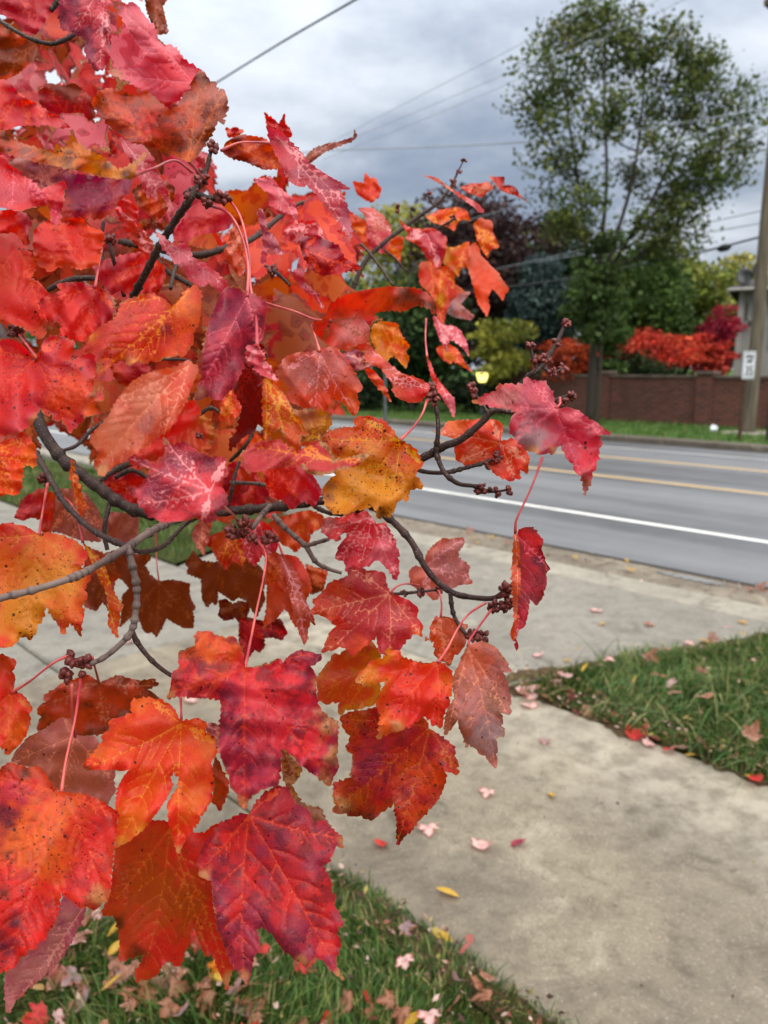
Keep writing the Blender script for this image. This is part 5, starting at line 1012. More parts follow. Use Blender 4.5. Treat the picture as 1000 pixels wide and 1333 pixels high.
        pal = lin(np.array([(120, 92, 66), (150, 120, 96), (92, 62, 44), (188, 150, 134), (216, 184, 172), (150, 90, 74), (168, 150, 84), (84, 60, 52)])); A = np.c_[pal[r.integers(0, 8, N)]*r.uniform(.7, 1.2, (N, 1)), np.ones(N)]
        P = None; o = mesh_obj('leaf_litter', V, np.arange(4*N).reshape(N, 4), GRASSMAT, None, False, {'ca': ('FLOAT_COLOR', np.repeat(A, 4, axis=0))}); tag(o, label, 'litter', None, 'stuff')
    litter([vis_near, [W(-1.2, N_EDGE-.08)[:2], W(-1.2, N_EDGE+.05)[:2], W(c1[0]+.05, N_EDGE+.03)[:2], W(c1[0]+.05, N_EDGE-.1)[:2]]], [5600, 900], .017, (.012, .055), 'crumbled brown leaf bits among the near lawn grass', 31)
    litter([vis_right, [W(2.25, N_SW-.05)[:2], W(2.25, N_SW+.2)[:2], W(-2, N_SW+.06)[:2], W(-2, N_SW-.04)[:2]]], [4200, 2600], .018, (.006, .085), 'crumbled brown leaf bits along the right lawn wedge', 32)
    litter([[W(-1.2, N_EDGE+.1)[:2], W(3, N_EDGE+.1)[:2], W(3, N_SW-.05)[:2], W(-1.2, N_SW-.05)[:2]]], [130], .011, (.002, .005), 'tiny dark crumbs and twig bits on the pavement', 34)
    litter([[W(-4, n_gut)[:2], W(6, n_gut)[:2], W(6, n_seam)[:2], W(-4, n_seam)[:2]]], [1500], .018, (-.012, .0), 'dark leaf bits and grit lying in the gutter', 33)
    return n_kf, n_gut, n_seam, n_lip

# ------------------------------------------------------------------ fallen leaves
def leaf_template_meshes(lm):
    out = {}
    def mk(key, cols, n, bend, par=(.1, .1, .1)):
        for k in range(n):
            X, T, a = template_leaf(900+len(out)*7+k, (0, 0, 0), 1.0, (0, 1, 0), (0, 0, 1), cols, par, .11, bend)
            X = X-np.array([0, .45, 0]); X[:, 2] -= np.percentile(X[:, 2], 12)
            a['lc'] = ('FLOAT_VECTOR', a['lc'][1]*np.array([.06, .06, 1]))
            a['ed'] = ('FLOAT', a['ed'][1]*.06)
            me_o = mesh_obj('fallen_leaf', X, T, lm, None, True, a); me = me_o.data; bpy.data.objects.remove(me_o)
            out.setdefault(key, []).append(me)
    mk('pale', 'WK', 3, .5); mk('mauve', 'XD', 2, .7); mk('brown', 'NB', 3, .9); mk('red', 'CR', 2, .5); mk('orange', 'OM', 2, .5); mk('tan', 'NW', 3, .8); mk('dark', 'UE', 1, .7)
    # small yellow oval leaf
    for k in range(2):
        P = [(0, -.5)]+[(.22*math.sin(math.pi*f)**.8, -.5+f) for f in np.linspace(.1, .9, 7)]+[(0, .52)]+[(-.22*math.sin(math.pi*f)**.8, -.5+f) for f in np.linspace(.9, .1, 7)]
        def m(p, vd, ed): return np.c_[p[:, 0], p[:, 1], .5*np.abs(p[:, 0])+.18*(p[:, 1]+.1)**2*(1 if k else 1.6)]
        X, T, a = leaf_geom(np.array(P), (0, -.5), [(0, .5)], 6.0, m, 'YY', [.05, .05, 0], 60+k, .06, .006, .08, vw=.02)
        if np.cross(X[T[0, 1]]-X[T[0, 0]], X[T[0, 2]]-X[T[0, 0]])[2] < 0: T = np.ascontiguousarray(T[:, ::-1])
        me_o = mesh_obj('fallen_leaf', X, T, lm, None, True, a); out.setdefault('yellow', []).append(me_o.data); bpy.data.objects.remove(me_o)
    return out
def drop(me, x, y, z, size, rz, tilt, label, group, r):
    o = bpy.data.objects.new('fallen_leaf', me); COL.objects.link(o)
    o.location = (x, y, z); o.scale = (size, size, size); o.rotation_euler = (r.gauss(0, tilt), r.gauss(0, tilt), rz)
    return tag(o, label, 'leaf', group)
def build_fallen(lm):
    M = leaf_template_meshes(lm); r = random.Random(21)
    # single leaves on the concrete: kind, px, py, size, label
    S = [('pale', 634, 1036, .048, 'pale pink leaf on the pavement nearest the hanging leaves'), ('yellow', 718, 1038, .05, 'small yellow leaf lying alone mid pavement'),
         ('pale', 558, 1084, .058, 'pink leaf on the pavement just under the scorched orange leaf'), ('red', 498, 1101, .045, 'small rose leaf at the shaded pavement edge'),
         ('pale', 629, 1102, .066, 'whitish pink maple leaf flat on the pavement'), ('dark', 677, 1101, .045, 'dark purple leaf fragment on the pavement'),
         ('yellow', 582, 1166, .075, 'long yellow oval leaf on the pavement near the lawn'), ('yellow', 575, 1223, .07, 'bright yellow leaf caught at the lawn corner'),
         ('mauve', 709, 968, .04, 'tiny lilac leaf near the slab joint'), ('pale', 690, 909, .06, 'pink leaf at the tip of the lawn wedge'), ('pale', 686, 920, .07, 'paler pink leaf lying on the slab joint'),
         ('pale', 702, 855, .06, 'small pink leaf on the apron just above the joint'), ('yellow', 738, 862, .055, 'yellow leaf on the apron before the lawn wedge'), ('pale', 784, 872, .07, 'off white leaf at the lawn wedge margin'),
         ('pale', 775, 797, .075, 'pink leaf in the middle of the driveway apron'), ('yellow', 784, 814, .06, 'yellow leaf close to a pink leaf mid apron'), ('tan', 846, 815, .06, 'tan leaf on the dark apron stain'),
         ('yellow', 966, 812, .08, 'yellow leaf on the apron at the far right'), ('yellow', 812, 853, .06, 'faint yellow leaf on the apron beside the grass'), ('pale', 898, 840, .06, 'pink leaf on the top margin of the grass'),
         ('yellow', 920, 837, .10, 'large yellow leaf on the top margin of the grass'), ('pale', 846, 971, .055, 'pale leaf on the bottom margin of the lawn wedge'), ('pale', 888, 977, .06, 'rose leaf on the bottom margin of the lawn wedge'),
         ('red', 828, 961, .07, 'red leaf tucked under the long grass'), ('yellow', 640, 700, .07, 'small yellow leaf far up the apron'), ('yellow', 690, 725, .08, 'yellow leaf lying on the apron lip'),
         ('yellow', 820, 743, .12, 'yellow leaf cluster leaf in the gutter'), ('yellow', 748, 727, .09, 'yellow leaf by the gutter edge'), ('tan', 612, 712, .06, 'tan leaf beside the gutter behind the twig'), ('pale', 168, 838, .07, 'pink leaf on the driveway seen under the grey twig'), ('pale', 250, 914, .06, 'white pink leaf on the driveway behind the large rose leaf')]
    for kd, px, py, sz, lab in S:
        g = G(px, py); me = r.choice(M[kd])
        drop(me, g[0], g[1], .008, sz*1.05, r.uniform(0, 6.28), .12, lab, 'single leaves on the concrete', r)
    # heaps in the lawns: kinds share a label, nothing tells them apart
    LB = {'pale': 'pale pink curled leaf among the %s', 'mauve': 'grey mauve withered leaf among the %s', 'brown': 'brown curled leaf among the %s', 'red': 'red fallen leaf among the %s', 'tan': 'tan dry leaf among the %s', 'yellow': 'yellow leaf among the %s', 'orange': 'orange fallen leaf among the %s', 'dark': 'dark plum leaf among the %s'}
    NM = {}
    def scatter(poly, n, kinds, where, group, dens, z, size):
        P = np.asarray(poly); lo, hi = P.min(0), P.max(0); c = 0
        while c < n:
            x, y = r.uniform(lo[0], hi[0]), r.uniform(lo[1], hi[1])
            if not inside(P, np.array([[x, y]]))[0] or r.random() > dens(x, y): continue
            kd = r.choice(kinds); c += 1
            drop(r.choice(M[kd]), x, y, r.uniform(*z), r.uniform(*size), r.uniform(0, 6.28), .55, LB[kd] % where, '%s leaves in the %s' % (kd, group), r)
    vis_r = LAWN_RIGHT[:4]+[W(1.12, LAWN_RIGHT[4]@RN)[:2], W(-2.2, LAWN_RIGHT[4]@RN)[:2], W(-2.2, N_SW-.02)[:2]]
    near = [G(*p)[:2] for p in ((430, 1160), (250, 1200), (0, 1215), (-40, 1340), (250, 1400), (740, 1400), (690, 1320), (600, 1240), (500, 1165))]
    q0 = G(300, 1333)[:2]
    scatter(near, 98, ['pale', 'tan', 'mauve', 'brown', 'tan', 'tan', 'brown', 'red', 'brown'], 'near lawn grass by the pavement', 'near lawn', lambda x, y: .25+.75*math.exp(-((y-q0[1])/.30)**2), (.02, .06), (.03, .058))
    scatter(near, 9, ['yellow', 'orange', 'yellow'], 'near lawn grass by the pavement', 'near lawn', lambda x, y: 1, (.03, .06), (.05, .07))
    scatter(vis_r, 105, ['pale', 'tan', 'pale', 'brown', 'yellow', 'tan', 'yellow', 'tan', 'pale'], 'shaggy right lawn wedge', 'right lawn', lambda x, y: 1 if x < 3.2 else .35, (.085, .15), (.045, .075))
    edge = [W(s, n)[:2] for s, n in ((2.3, N_SW-.06), (2.2, N_SW+.2), (.4, N_SW+.12), (.4, N_SW-.05))]
    scatter(edge, 32, ['brown', 'tan', 'yellow', 'pale', 'red', 'brown', 'dark'], 'litter along the pavement edge', 'pavement edge', lambda x, y: 1, (.006, .03), (.035, .065))
    gut = [W(s, n)[:2] for s, n in ((-2, NG[1]), (5, NG[1]), (5, NG[2]), (-2, NG[2]))]
    scatter(gut, 16, ['brown', 'tan', 'yellow', 'tan'], 'gutter dirt by the road', 'gutter', lambda x, y: 1, (.0, .01), (.05, .08))
# ------------------------------------------------------------------ background trees
def crown_material():
    t = NT('tree_leaf'); c = t.attr('ca', 'Color')
    pr = t.prin(c, .55, .25); tr = t.n('ShaderNodeBsdfTranslucent', {'Color': c})
    return t.out(t.n('ShaderNodeMixShader', {0: .28, 1: pr, 2: tr.outputs[0]}).outputs[0])
def crown_mesh(name, C, size, cols, r, mat, parent, droop=0.0, colvar=.35):
    """leaf sprays: a bent four-sided leaf at every centre in C; colours vary from clump to clump"""
    N = len(C); C = np.asarray(C)
    u = r.normal(0, 1, (N, 3)); u[:, 2] -= droop; u /= np.linalg.norm(u, axis=1)[:, None]
    w = r.normal(0, 1, (N, 3)); w -= u*(w*u).sum(1)[:, None]; w /= np.linalg.norm(w, axis=1)[:, None]
    nn = np.cross(u, w); L = size*r.lognormal(0, .25, (N, 1)); Wd = L*r.uniform(.5, .8, (N, 1))
    V = np.stack([C-u*L*.5, C+w*Wd*.5+nn*L*.1, C+u*L*.5-nn*L*.12, C-w*Wd*.5+nn*L*.1], 1).reshape(-1, 3)
    Fc = np.arange(N*4).reshape(N, 4)
    pal = lin(np.array(cols, float))*1.35; k = np.floor((np.sin(C[:, 0]*2.3+C[:, 2]*1.7)+np.sin(C[:, 1]*1.9-C[:, 2]*2.6)+r.normal(0, .6, N)+3)/6*len(pal)).clip(0, len(pal)-1).astype(int)
    A = np.c_[pal[k]*r.lognormal(0, colvar, (N, 1)), np.ones(N)]
    return mesh_obj(name, V, Fc, mat, parent, False, {'ca': ('FLOAT_COLOR', np.repeat(A, 4, axis=0))})
TREEBARK = None
def limbs_tree(label, base, tips, fork, r0, leafsize, nleaf, cols, seed, sub=6, spread=.9, clump=.28, cat='tree', name='leafy_tree', group=None, stems=1, reach=(.45, 1.05), droop=0., leaders=None):
    """trunk > limbs to given tips > twigs; leaves sit in clumps along the twigs"""
    r = np.random.default_rng(seed); rr = random.Random(seed)
    root = empty(name, tuple(base)); tag(root, label, cat, group)
    mb = MB(); base = np.asarray(base, float); cl = []
    fork = np.asarray(fork, float)
    q = spline([(*base-np.array([0, 0, .1]), r0*1.25), (*(base*.6+fork*.4), r0), (*fork, r0*.8)], .4); mb.tube(q[:, :3], q[:, 3], 10)
    LD = []
    for l in leaders or []:
        w = spline([(*fork, r0*.7), *[(*p, r0*k) for p, k in zip(l, np.linspace(.55, .1, len(l)))]], .3); mb.tube(w[:, :3], w[:, 3], 8); LD.append(w[len(w)//5:, :3])
    for tp in tips:
        tp = np.asarray(tp, float); st = fork+(base-fork)*rr.uniform(0, .25)
        if LD:                                    # side limb: leaves a leader some way below its tip and curves up to it
            drop = lambda p: tp[2]-p[2]-.62*np.hypot(tp[0]-p[0], tp[1]-p[1])
            st = min((p for l in LD for p in l), key=lambda p: abs(drop(p)-rr.uniform(0, .3))+.55*np.linalg.norm(tp[:2]-p[:2]))
        mid = st*.5+tp*.5+np.array([rr.uniform(-.2, .2), rr.uniform(-.2, .2), (-.07 if LD else .05)*np.linalg.norm(tp-st)])
        q = spline([(*st, r0*(.26 if LD else .42)), (*mid, r0*(.16 if LD else .24)), (*tp, .01)], .3); mb.tube(q[:, :3], q[:, 3], 6)
        Ld = np.linalg.norm(tp-st)
        for k in range(sub):
            f = rr.uniform(*reach); f = min(f, 1.0); i = int(f*(len(q)-1)); o = q[i, :3]
            d = r.normal(0, 1, 3)*np.array([1, 1, .7])+(tp-st)/Ld*.7; d /= np.linalg.norm(d)
            l = spread*rr.uniform(.5, 1.2)*(1.25-f*.55)
            e = o+d*l+np.array([0, 0, -droop*l]); mb.tube([o, o*.5+e*.5+r.normal(0, .05, 3), e], [max(.008, q[i, 3]*.4), .012, .006], 4)
            for j in range(4): cl.append(o+(e-o)*rr.uniform(.25, 1.1)+r.normal(0, .1, 3))
    mb.build('trunk', TREEBARK, root, smooth=True)
    cl = np.array(cl); wt = r.lognormal(0, 1.0 if LD else .6, len(cl)); k = r.choice(len(cl), nleaf, p=wt/wt.sum())
    C = cl[k]+r.normal(0, 1, (nleaf, 3))*clump*np.array([1, 1, .75]); C = C[C[:, 2] > base[2]+.2]
    crown_mesh('crown', C, leafsize, cols, r, CROWNMAT, root, .4)
    return root
def mass_tree(label, px, pybase, y, box, cols, nleaf, leafsize, seed, name='leafy_tree', cat='tree', group=None, blobs=26, hollow=.35, trunk=True, conical=False, depth=None, floor=None, flat=.8, bsz=1.0):
    """dense crown filling the sight box (px0, py0, px1, py1) at distance y: overlapping clumps with gaps"""
    r = np.random.default_rng(seed); x0, y0, x1, y1 = box
    a = at_dist(x0, y1, y); b = at_dist(x1, y0, y); c = (a+b)/2; R = np.array([(b[0]-a[0])/2, depth or max((b[0]-a[0])*.42, .6), (b[2]-a[2])/2])
    gx = at_dist(px, 500, y); base = np.array([gx[0], y, .08])
    root = empty(name, tuple(base)); tag(root, label, cat, group)
    cs = []; C = []
    while len(cs) < blobs:
        p = r.uniform(-1, 1, 3); rad = np.linalg.norm(p)
        if rad > 1 or rad < hollow: continue
        if conical:
            h = (p[2]+1)/2; p[:2] *= (1-h*.92)
        cs.append(c+p*R*.9)
    cs = np.array(cs); br = np.cbrt(R.prod())*r.uniform(.26, .5, blobs)*(1.6/max(1.0, blobs/16)**.33)*bsz
    wt = br**2; k = r.choice(blobs, nleaf, p=wt/wt.sum())
    d = r.normal(0, 1, (nleaf, 3)); d /= np.linalg.norm(d, axis=1)[:, None]
    C = cs[k]+d*(br[k]*np.cbrt(r.uniform(.18, 1.25, nleaf)))[:, None]*np.array([1.1, 1.1, flat])
    C = C[C[:, 2] > (floor if floor is not None else .15)]
    mb = MB()
    if trunk:
        top = c+np.array([0, 0, R[2]*.4]); rt = max(.05, R[0]*.045)
        q = spline([(*base-np.array([0, 0, .1]), rt*1.3), (*(base*.55+top*.45+np.array([.1, 0, 0])), rt), (*top, rt*.3)], .3); mb.tube(q[:, :3], q[:, 3], 8)
        for e in cs[:14]:
            i = int(r.uniform(.35, .85)*(len(q)-1)); mb.tube(spline([(*q[i, :3], q[i, 3]*.5), (*(q[i, :3]*.5+e*.5+np.array([0, 0, .1])), q[i, 3]*.3), (*e, .01)], .4)[:, :3], np.linspace(q[i, 3]*.5, .01, len(spline([(*q[i, :3], 0), (*(q[i, :3]*.5+e*.5), 0), (*e, .01)], .4))), 5) if False else mb.tube([q[i, :3], q[i, :3]*.5+e*.5+np.array([0, 0, .12]), e], [q[i, 3]*.5, q[i, 3]*.32, .012], 5)
        mb.build('trunk', TREEBARK, root, smooth=True)
    crown_mesh('crown', C, leafsize, cols, r, CROWNMAT, root, .3)
    return root

def build_background(n_kf):
    global CROWNMAT, TREEBARK
    CROWNMAT = crown_material(); TREEBARK = bark_material('tree_bark', (46, 42, 34), (60, 54, 44), (34, 30, 26))
    # tall thin-leaved tree on the verge
    b = at_dist(768, 546, 21.5); b[2] = .08; fk = at_dist(774, 420, 21.5)
    tips = [at_dist(x, y, 21.5+dy) for x, y, dy in ((690, 128, .6), (706, 78, -.4), (722, 52, .5), (741, 30, -.6), (764, 24, .5), (790, 24, -.3), (812, 34, .6), (838, 48, -.5), (866, 46, .3), (893, 62, -.5), (918, 84, .5), (942, 104, -.6), (968, 148, .3), (976, 186, -.3), (952, 208, .5), (934, 238, -.4), (912, 270, .4), (884, 296, -.6), (716, 192, -.5), (744, 216, .6), (760, 252, -.6), (800, 120, -1.3), (850, 140, 1.2), (776, 160, 1.3), (880, 180, -1.2), (836, 220, 1.3), (740, 110, 1.1), (736, 282, -.6), (830, 280, -.6), (870, 300, .5), (984, 170, .2), (960, 120, .4), (900, 150, .8), (930, 190, -.9), (890, 240, .7), (700, 160, -.6), (682, 116, .2), (860, 100, .9), (820, 80, .8), (780, 70, .9))]
    limbs_tree('tall thin leaved tree with its open crown against the clouds', b, tips, fk, .11, .112, 19000, [(58, 74, 32), (68, 84, 36), (84, 92, 42), (50, 66, 28), (98, 98, 48)], 8, sub=11, spread=1.0, clump=.19, reach=(.4, 1.04), leaders=[[at_dist(x, y, 21.5+d) for x, y, d in l] for l in (((764, 330, 0), (752, 230, .2), (738, 130, .1), (741, 34, 0)), ((782, 330, .1), (790, 230, -.3), (786, 120, -.2), (790, 26, 0)), ((792, 340, -.1), (822, 240, .3), (836, 140, .2), (842, 48, .1)), ((796, 350, .1), (848, 262, -.3), (886, 180, -.2), (918, 88, 0)))])
    T = mass_tree
    T('dark copper leaved tree rising behind the maple tip', 640, 500, 33, (556, 238, 712, 440), [(54, 36, 36), (44, 30, 32), (66, 44, 40), (40, 36, 30)], 9000, .22, 31)
    T('dark round topped green tree behind the blue spruce', 730, 500, 37, (686, 284, 772, 440), [(34, 52, 32), (42, 60, 36), (28, 44, 28)], 7000, .24, 32)
    T('bluish spruce between dark trees', 700, 500, 30, (652, 330, 752, 486), [(52, 70, 68), (44, 60, 60), (64, 82, 78), (38, 50, 48)], 7000, .17, 33, name='spruce_tree', conical=True)
    T('mid green bushy tree behind the tall trunk', 830, 500, 29, (752, 300, 900, 492), [(52, 74, 30), (62, 84, 34), (44, 64, 28), (76, 90, 40)], 13000, .19, 34)
    T('olive green tree right of the tall tree', 890, 500, 34, (822, 322, 962, 492), [(98, 108, 42), (84, 98, 40), (112, 116, 50), (70, 84, 36)], 11000, .22, 35)
    T('yellowing tree behind the grey house', 965, 500, 42, (915, 326, 1010, 480), [(140, 132, 58), (126, 122, 56), (150, 140, 70)], 6000, .26, 36)
    T('orange red maple spreading over the brick wall', 850, 500, 25.6, (762, 426, 908, 498), [(176, 58, 40), (156, 46, 34), (190, 80, 52), (120, 38, 30)], 5200, .13, 37, blobs=60, depth=1.3, flat=.4, bsz=.9)
    T('orange maple left of the tall trunk over the wall', 738, 500, 24.0, (688, 438, 792, 500), [(160, 60, 34), (176, 76, 40), (130, 46, 30)], 2600, .13, 38, blobs=44, depth=1.1, flat=.4, bsz=.8)
    T('small red maple by the olive tree', 920, 500, 26.2, (890, 434, 946, 496), [(160, 46, 38), (176, 64, 44), (120, 34, 32)], 2400, .13, 39, blobs=40, depth=1.1, flat=.4, bsz=.8)
    T('burgundy maple against the grey house', 938, 500, 26.8, (908, 392, 962, 500), [(116, 22, 42), (140, 32, 50), (92, 18, 34)], 3600, .13, 40, blobs=40, depth=.9, flat=.5, bsz=.85)
    T('small yellow green tree beside the lit post lamp', 655, 500, 24.5, (610, 404, 694, 506), [(118, 120, 46), (132, 130, 52), (98, 104, 42)], 2300, .15, 41, blobs=48, depth=1.1, flat=.4, bsz=.8)
    T('dark tree with a black trunk across the road', 535, 500, 27, (470, 372, 606, 500), [(44, 62, 30), (36, 52, 28), (56, 76, 34)], 7500, .19, 42)
    T('bright green tree behind the dark trunk', 530, 500, 31, (486, 396, 570, 500), [(86, 124, 42), (100, 136, 48), (72, 108, 38)], 5200, .2, 43)
    T('tall yellow green tree peeping over the maple branch', 530, 500, 44, (476, 252, 584, 470), [(138, 134, 60), (120, 122, 54), (150, 144, 70)], 7000, .3, 44)
    T('dark green tree far left behind the leaves', 390, 500, 36, (300, 360, 480, 520), [(46, 68, 32), (58, 80, 36), (38, 56, 28)], 7000, .26, 45)
    T('green tree at the road end', 180, 500, 48, (80, 380, 310, 520), [(60, 84, 38), (74, 96, 42), (50, 70, 34)], 7000, .34, 46)
    T('broad green tree left of the road end', -60, 500, 52, (-240, 360, 70, 520), [(64, 88, 40), (80, 100, 46), (54, 72, 36)], 7000, .38, 47)
    T('dark tree mass behind the small yellow green tree', 640, 500, 38, (560, 350, 740, 506), [(36, 46, 30), (44, 54, 34), (30, 38, 26)], 8000, .24, 51)
    T('drooping green sapling against the wall by the tall trunk', 800, 500, 23.6, (768, 380, 816, 510), [(56, 76, 32), (66, 88, 38), (46, 62, 28)], 3600, .13, 52, blobs=50, depth=.9, flat=.5, bsz=.8)
    T('slender green tree close before the tall trunk', 778, 500, 20.6, (738, 296, 816, 470), [(50, 66, 30), (60, 76, 34), (42, 56, 26)], 4600, .12, 53, blobs=46, depth=.7, flat=.6, bsz=.8)
    T('low dark hedge bush beyond the wall', 810, 500, 24.4, (700, 466, 905, 500), [(34, 46, 24), (44, 58, 28), (28, 38, 22)], 5500, .11, 48, name='hedge_bush', cat='hedge', trunk=False, depth=.5)
    T('dark clipped bush beside the lamp', 600, 500, 26, (560, 492, 690, 524), [(30, 40, 24), (40, 50, 28)], 4200, .12, 49, name='hedge_bush', cat='hedge', trunk=False, depth=.7)
    T('dark bush at the foot of the dark tree', 500, 500, 27.5, (440, 488, 556, 524), [(36, 48, 28), (46, 60, 32)], 3500, .13, 50, name='hedge_bush', cat='hedge', trunk=False, depth=.7)
    # ---- brick wall
    nw = (NS(1000, 559, .1)[1]+NS(790, 547, .1)[1])/2; print('wall n', nw)
    t = NT('brickwork'); p = t.n('ShaderNodeTexCoord').outputs['UV']
    bk = t.n('ShaderNodeTexBrick', {'Vector': p, 'Color1': lin4((120, 62, 50)), 'Color2': lin4((86, 46, 40)), 'Mortar': lin4((112, 94, 84)), 'Scale': 1.0, 'Mortar Size': .011, 'Brick Width': .22, 'Row Height': .075, 'Bias': .1})
    c = t.mix(t.step(t.noise(t.pos(), 1.2, 5., .65), .4, .7, 0., .55), bk.outputs[0], lin4((74, 52, 44)))
    brick = t.out(t.prin(c, .85, .2, t.bump(bk.outputs[1], .4, .01)))
    cap = simple_mat('coping_stone', (120, 104, 94), (96, 84, 78), 3, .8)
    top = 1.34; sA = NS(640, 548, .1)[0]; sB = -6.0
    sA = (at_dist(652, 540, 24)[:2]@RD); root = empty('brick_wall', tuple(W((sA+sB)/2, nw, .08))); tag(root, 'long low red brick garden wall across the road', 'wall')
    def uvbox(s0, s1, n0, n1, z0, z1, name, m):
        V = [W(s, n, z) for z in (z0, z1) for n in (n0, n1) for s in (s0, s1)]
        Fc = [(0, 1, 5, 4), (2, 6, 7, 3), (0, 4, 6, 2), (1, 3, 7, 5), (4, 5, 7, 6), (0, 2, 3, 1)]
        o = mesh_obj(name, V, Fc, m, root, False); uv = o.data.uv_layers.new(name='UVMap')
        for pl in o.data.polygons:
            for li in pl.loop_indices:
                co = Vector(V[o.data.loops[li].vertex_index]); s = co.x*RD[0]+co.y*RD[1]; n = co.x*RN[0]+co.y*RN[1]
                uv.data[li].uv = (s, co.z) if abs(pl.normal.x*RN[0]+pl.normal.y*RN[1]) > .5 else (n, co.z)
        bm = __import__('bmesh').new(); bm.from_mesh(o.data); __import__('bmesh').ops.recalc_face_normals(bm, faces=bm.faces); bm.to_mesh(o.data); bm.free()
        return o
    ps = [sB+i*(sA-sB)/7 for i in range(8)]
    for i in range(7):
        uvbox(ps[i]+.2, ps[i+1]-.2, nw, nw+.22, .0, top, 'wall_panel', brick)
        uvbox(ps[i]+.2, ps[i+1]-.2, nw-.04, nw+.26, top, top+.06, 'coping', cap)
    for s in ps:
        uvbox(s-.2, s+.2, nw-.09, nw+.31, .0, top+.1, 'pillar', brick); uvbox(s-.25, s+.25, nw-.14, nw+.36, top+.1, top+.17, 'coping', cap)
    # ---- grey clapboard house behind the wall
    hy = 27.5; hl = at_dist(957, 490, hy); ev = at_dist(960, 380, hy)[2]
    hr = empty('grey_house', (hl[0]+3, hy+3, .08)); tag(hr, 'grey clapboard house partly hidden by the utility pole', 'house')
    side = simple_mat('grey_clapboard', (150, 148, 144), (138, 136, 134), 2, .7); trim = simple_mat('house_trim', (168, 166, 162), (156, 154, 150), 2, .6)
    dark = simple_mat('dark_shingle', (58, 56, 56), (72, 68, 66), 8, .85); glass = simple_mat('window_glass', (40, 46, 54), (54, 60, 66), 1, .1, .6)
    mb = MB(); z = .08; x0, x1 = hl[0], hl[0]+6.5
    while z < ev-.02:                               # lapped boards, front and left side
        mb.add([(x0, hy, z), (x1, hy, z), (x1, hy+.018, z+.13), (x0, hy+.018, z+.13), (x0, hy+6, z), (x0+.018, hy+6, z+.13), (x0+.018, hy+.018, z+.13), (x0, hy+.06, z-.001), (x1, hy+.06, z-.001)], [(0, 1, 2, 3), (4, 0, 3, 5), (7, 8, 1, 0)]); z += .125
    mb.add([(x1, hy, .08), (x1, hy+6, .08), (x1, hy+6, ev), (x1, hy, ev)], [(0, 1, 2, 3)]); mb.add([(x0, hy+6, .08), (x1, hy+6, .08), (x1, hy+6, ev), (x0, hy+6, ev)], [(3, 2, 1, 0)])
    mb.build('wall', side, hr)
    mb = MB(); mb.box((x0, hy+.02, (ev+.08)/2), (.16, .16, ev-.08)); mb.build('corner_board', trim, hr)
    mb = MB(); mb.add([(x0-.4, hy-.4, ev), (x1+.4, hy-.4, ev), (x1+.4, hy+6.4, ev), (x0-.4, hy+6.4, ev), (x0+1.2, hy+3, ev+.95), (x1-1.6, hy+3, ev+.95), (x0-.4, hy-.4, ev+.14), (x1+.4, hy-.4, ev+.14), (x1+.4, hy+6.4, ev+.14), (x0-.4, hy+6.4, ev+.14)],
                          [(3, 2, 1, 0), (0, 1, 7, 6), (1, 2, 8, 7), (2, 3, 9, 8), (3, 0, 6, 9), (6, 7, 5, 4), (7, 8, 5), (8, 9, 4, 5), (9, 6, 4)]); rf = mb.build('roof', dark, hr)
    mb = MB(); mb.tube([(x0-.42, hy-.46, ev+.05), (x1+.42, hy-.46, ev+.05)], .06, 8); mb.build('gutter', trim, rf)
    w0 = at_dist(1004, 440, hy)
    mb = MB(); mb.box((w0[0]+.35, hy-.02, 2.9), (1.0, .07, 1.3)); wd = mb.build('window', trim, hr)
    mb = MB(); mb.box((w0[0]+.35, hy-.065, 2.9), (.84, .03, 1.14)); mb.build('pane', glass, wd)
    # lantern bracket on the house wall
    ln = at_dist(971, 412, hy); mb = MB(); mb.tube([(ln[0], hy-.02, ln[2]+.45), (ln[0], hy-.02, ln[2]-.1)], .025, 6); mb.tube([(ln[0], hy-.05, ln[2]-.1), (ln[0]+.12, hy-.16, ln[2]-.18)], .02, 6); mb.box((ln[0]+.14, hy-.16, ln[2]-.26), (.14, .14, .16), 0, .02); mb.build('wall_lantern', dark, hr)
    a_h = math.radians(-27); ch, sh = math.cos(a_h), math.sin(a_h)
    for o in [o for o in bpy.data.objects if o.type == 'MESH' and (o.parent == hr or (o.parent and o.parent.parent == hr))]:
        for v in o.data.vertices:
            dx, dy = v.co.x-x0, v.co.y-hy; v.co.x = x0+dx*ch-dy*sh; v.co.y = hy+dx*sh+dy*ch
    # dish on the eave
    dp = at_dist(970, 358, hy-.1); root2 = empty('satellite_dish', tuple(dp-np.array([0, 0, .5]))); tag(root2, 'dark round dish and bracket on the roof of the grey house', 'dish')
    blk = simple_mat('black_metal', (28, 30, 34), (44, 46, 52), 6, .45, .5)
    for nm, c0, R0, dv in (('dish', dp+np.array([-.02, 0, -.05]), .3, (-.35, -1, .35)), ('reflector', dp+np.array([.26, -.1, .12]), .24, (.9, -.7, .2))):
        dv = np.array(dv); dv /= np.linalg.norm(dv); u = np.cross(dv, [0, 0, 1]); u /= np.linalg.norm(u); w = np.cross(u, dv); V = []; Fc = []
        rings = [(0, .0), (.35, .02), (.7, .07), (1, .14), (1.02, .11), (.7, .03), (.3, -.02)]
        for k, (rr_, h) in enumerate(rings):
            for j in range(20):
                a = 2*math.pi*j/20; V.append(c0+(u*math.cos(a)*.85+w*math.sin(a))*rr_*R0+dv*(h-.1)*R0*1.8)
        for k in range(len(rings)-1):
            for j in range(20): Fc.append((k*20+j, k*20+(j+1) % 20, (k+1)*20+(j+1) % 20, (k+1)*20+j))
        mesh_obj(nm, V, Fc, blk, root2)
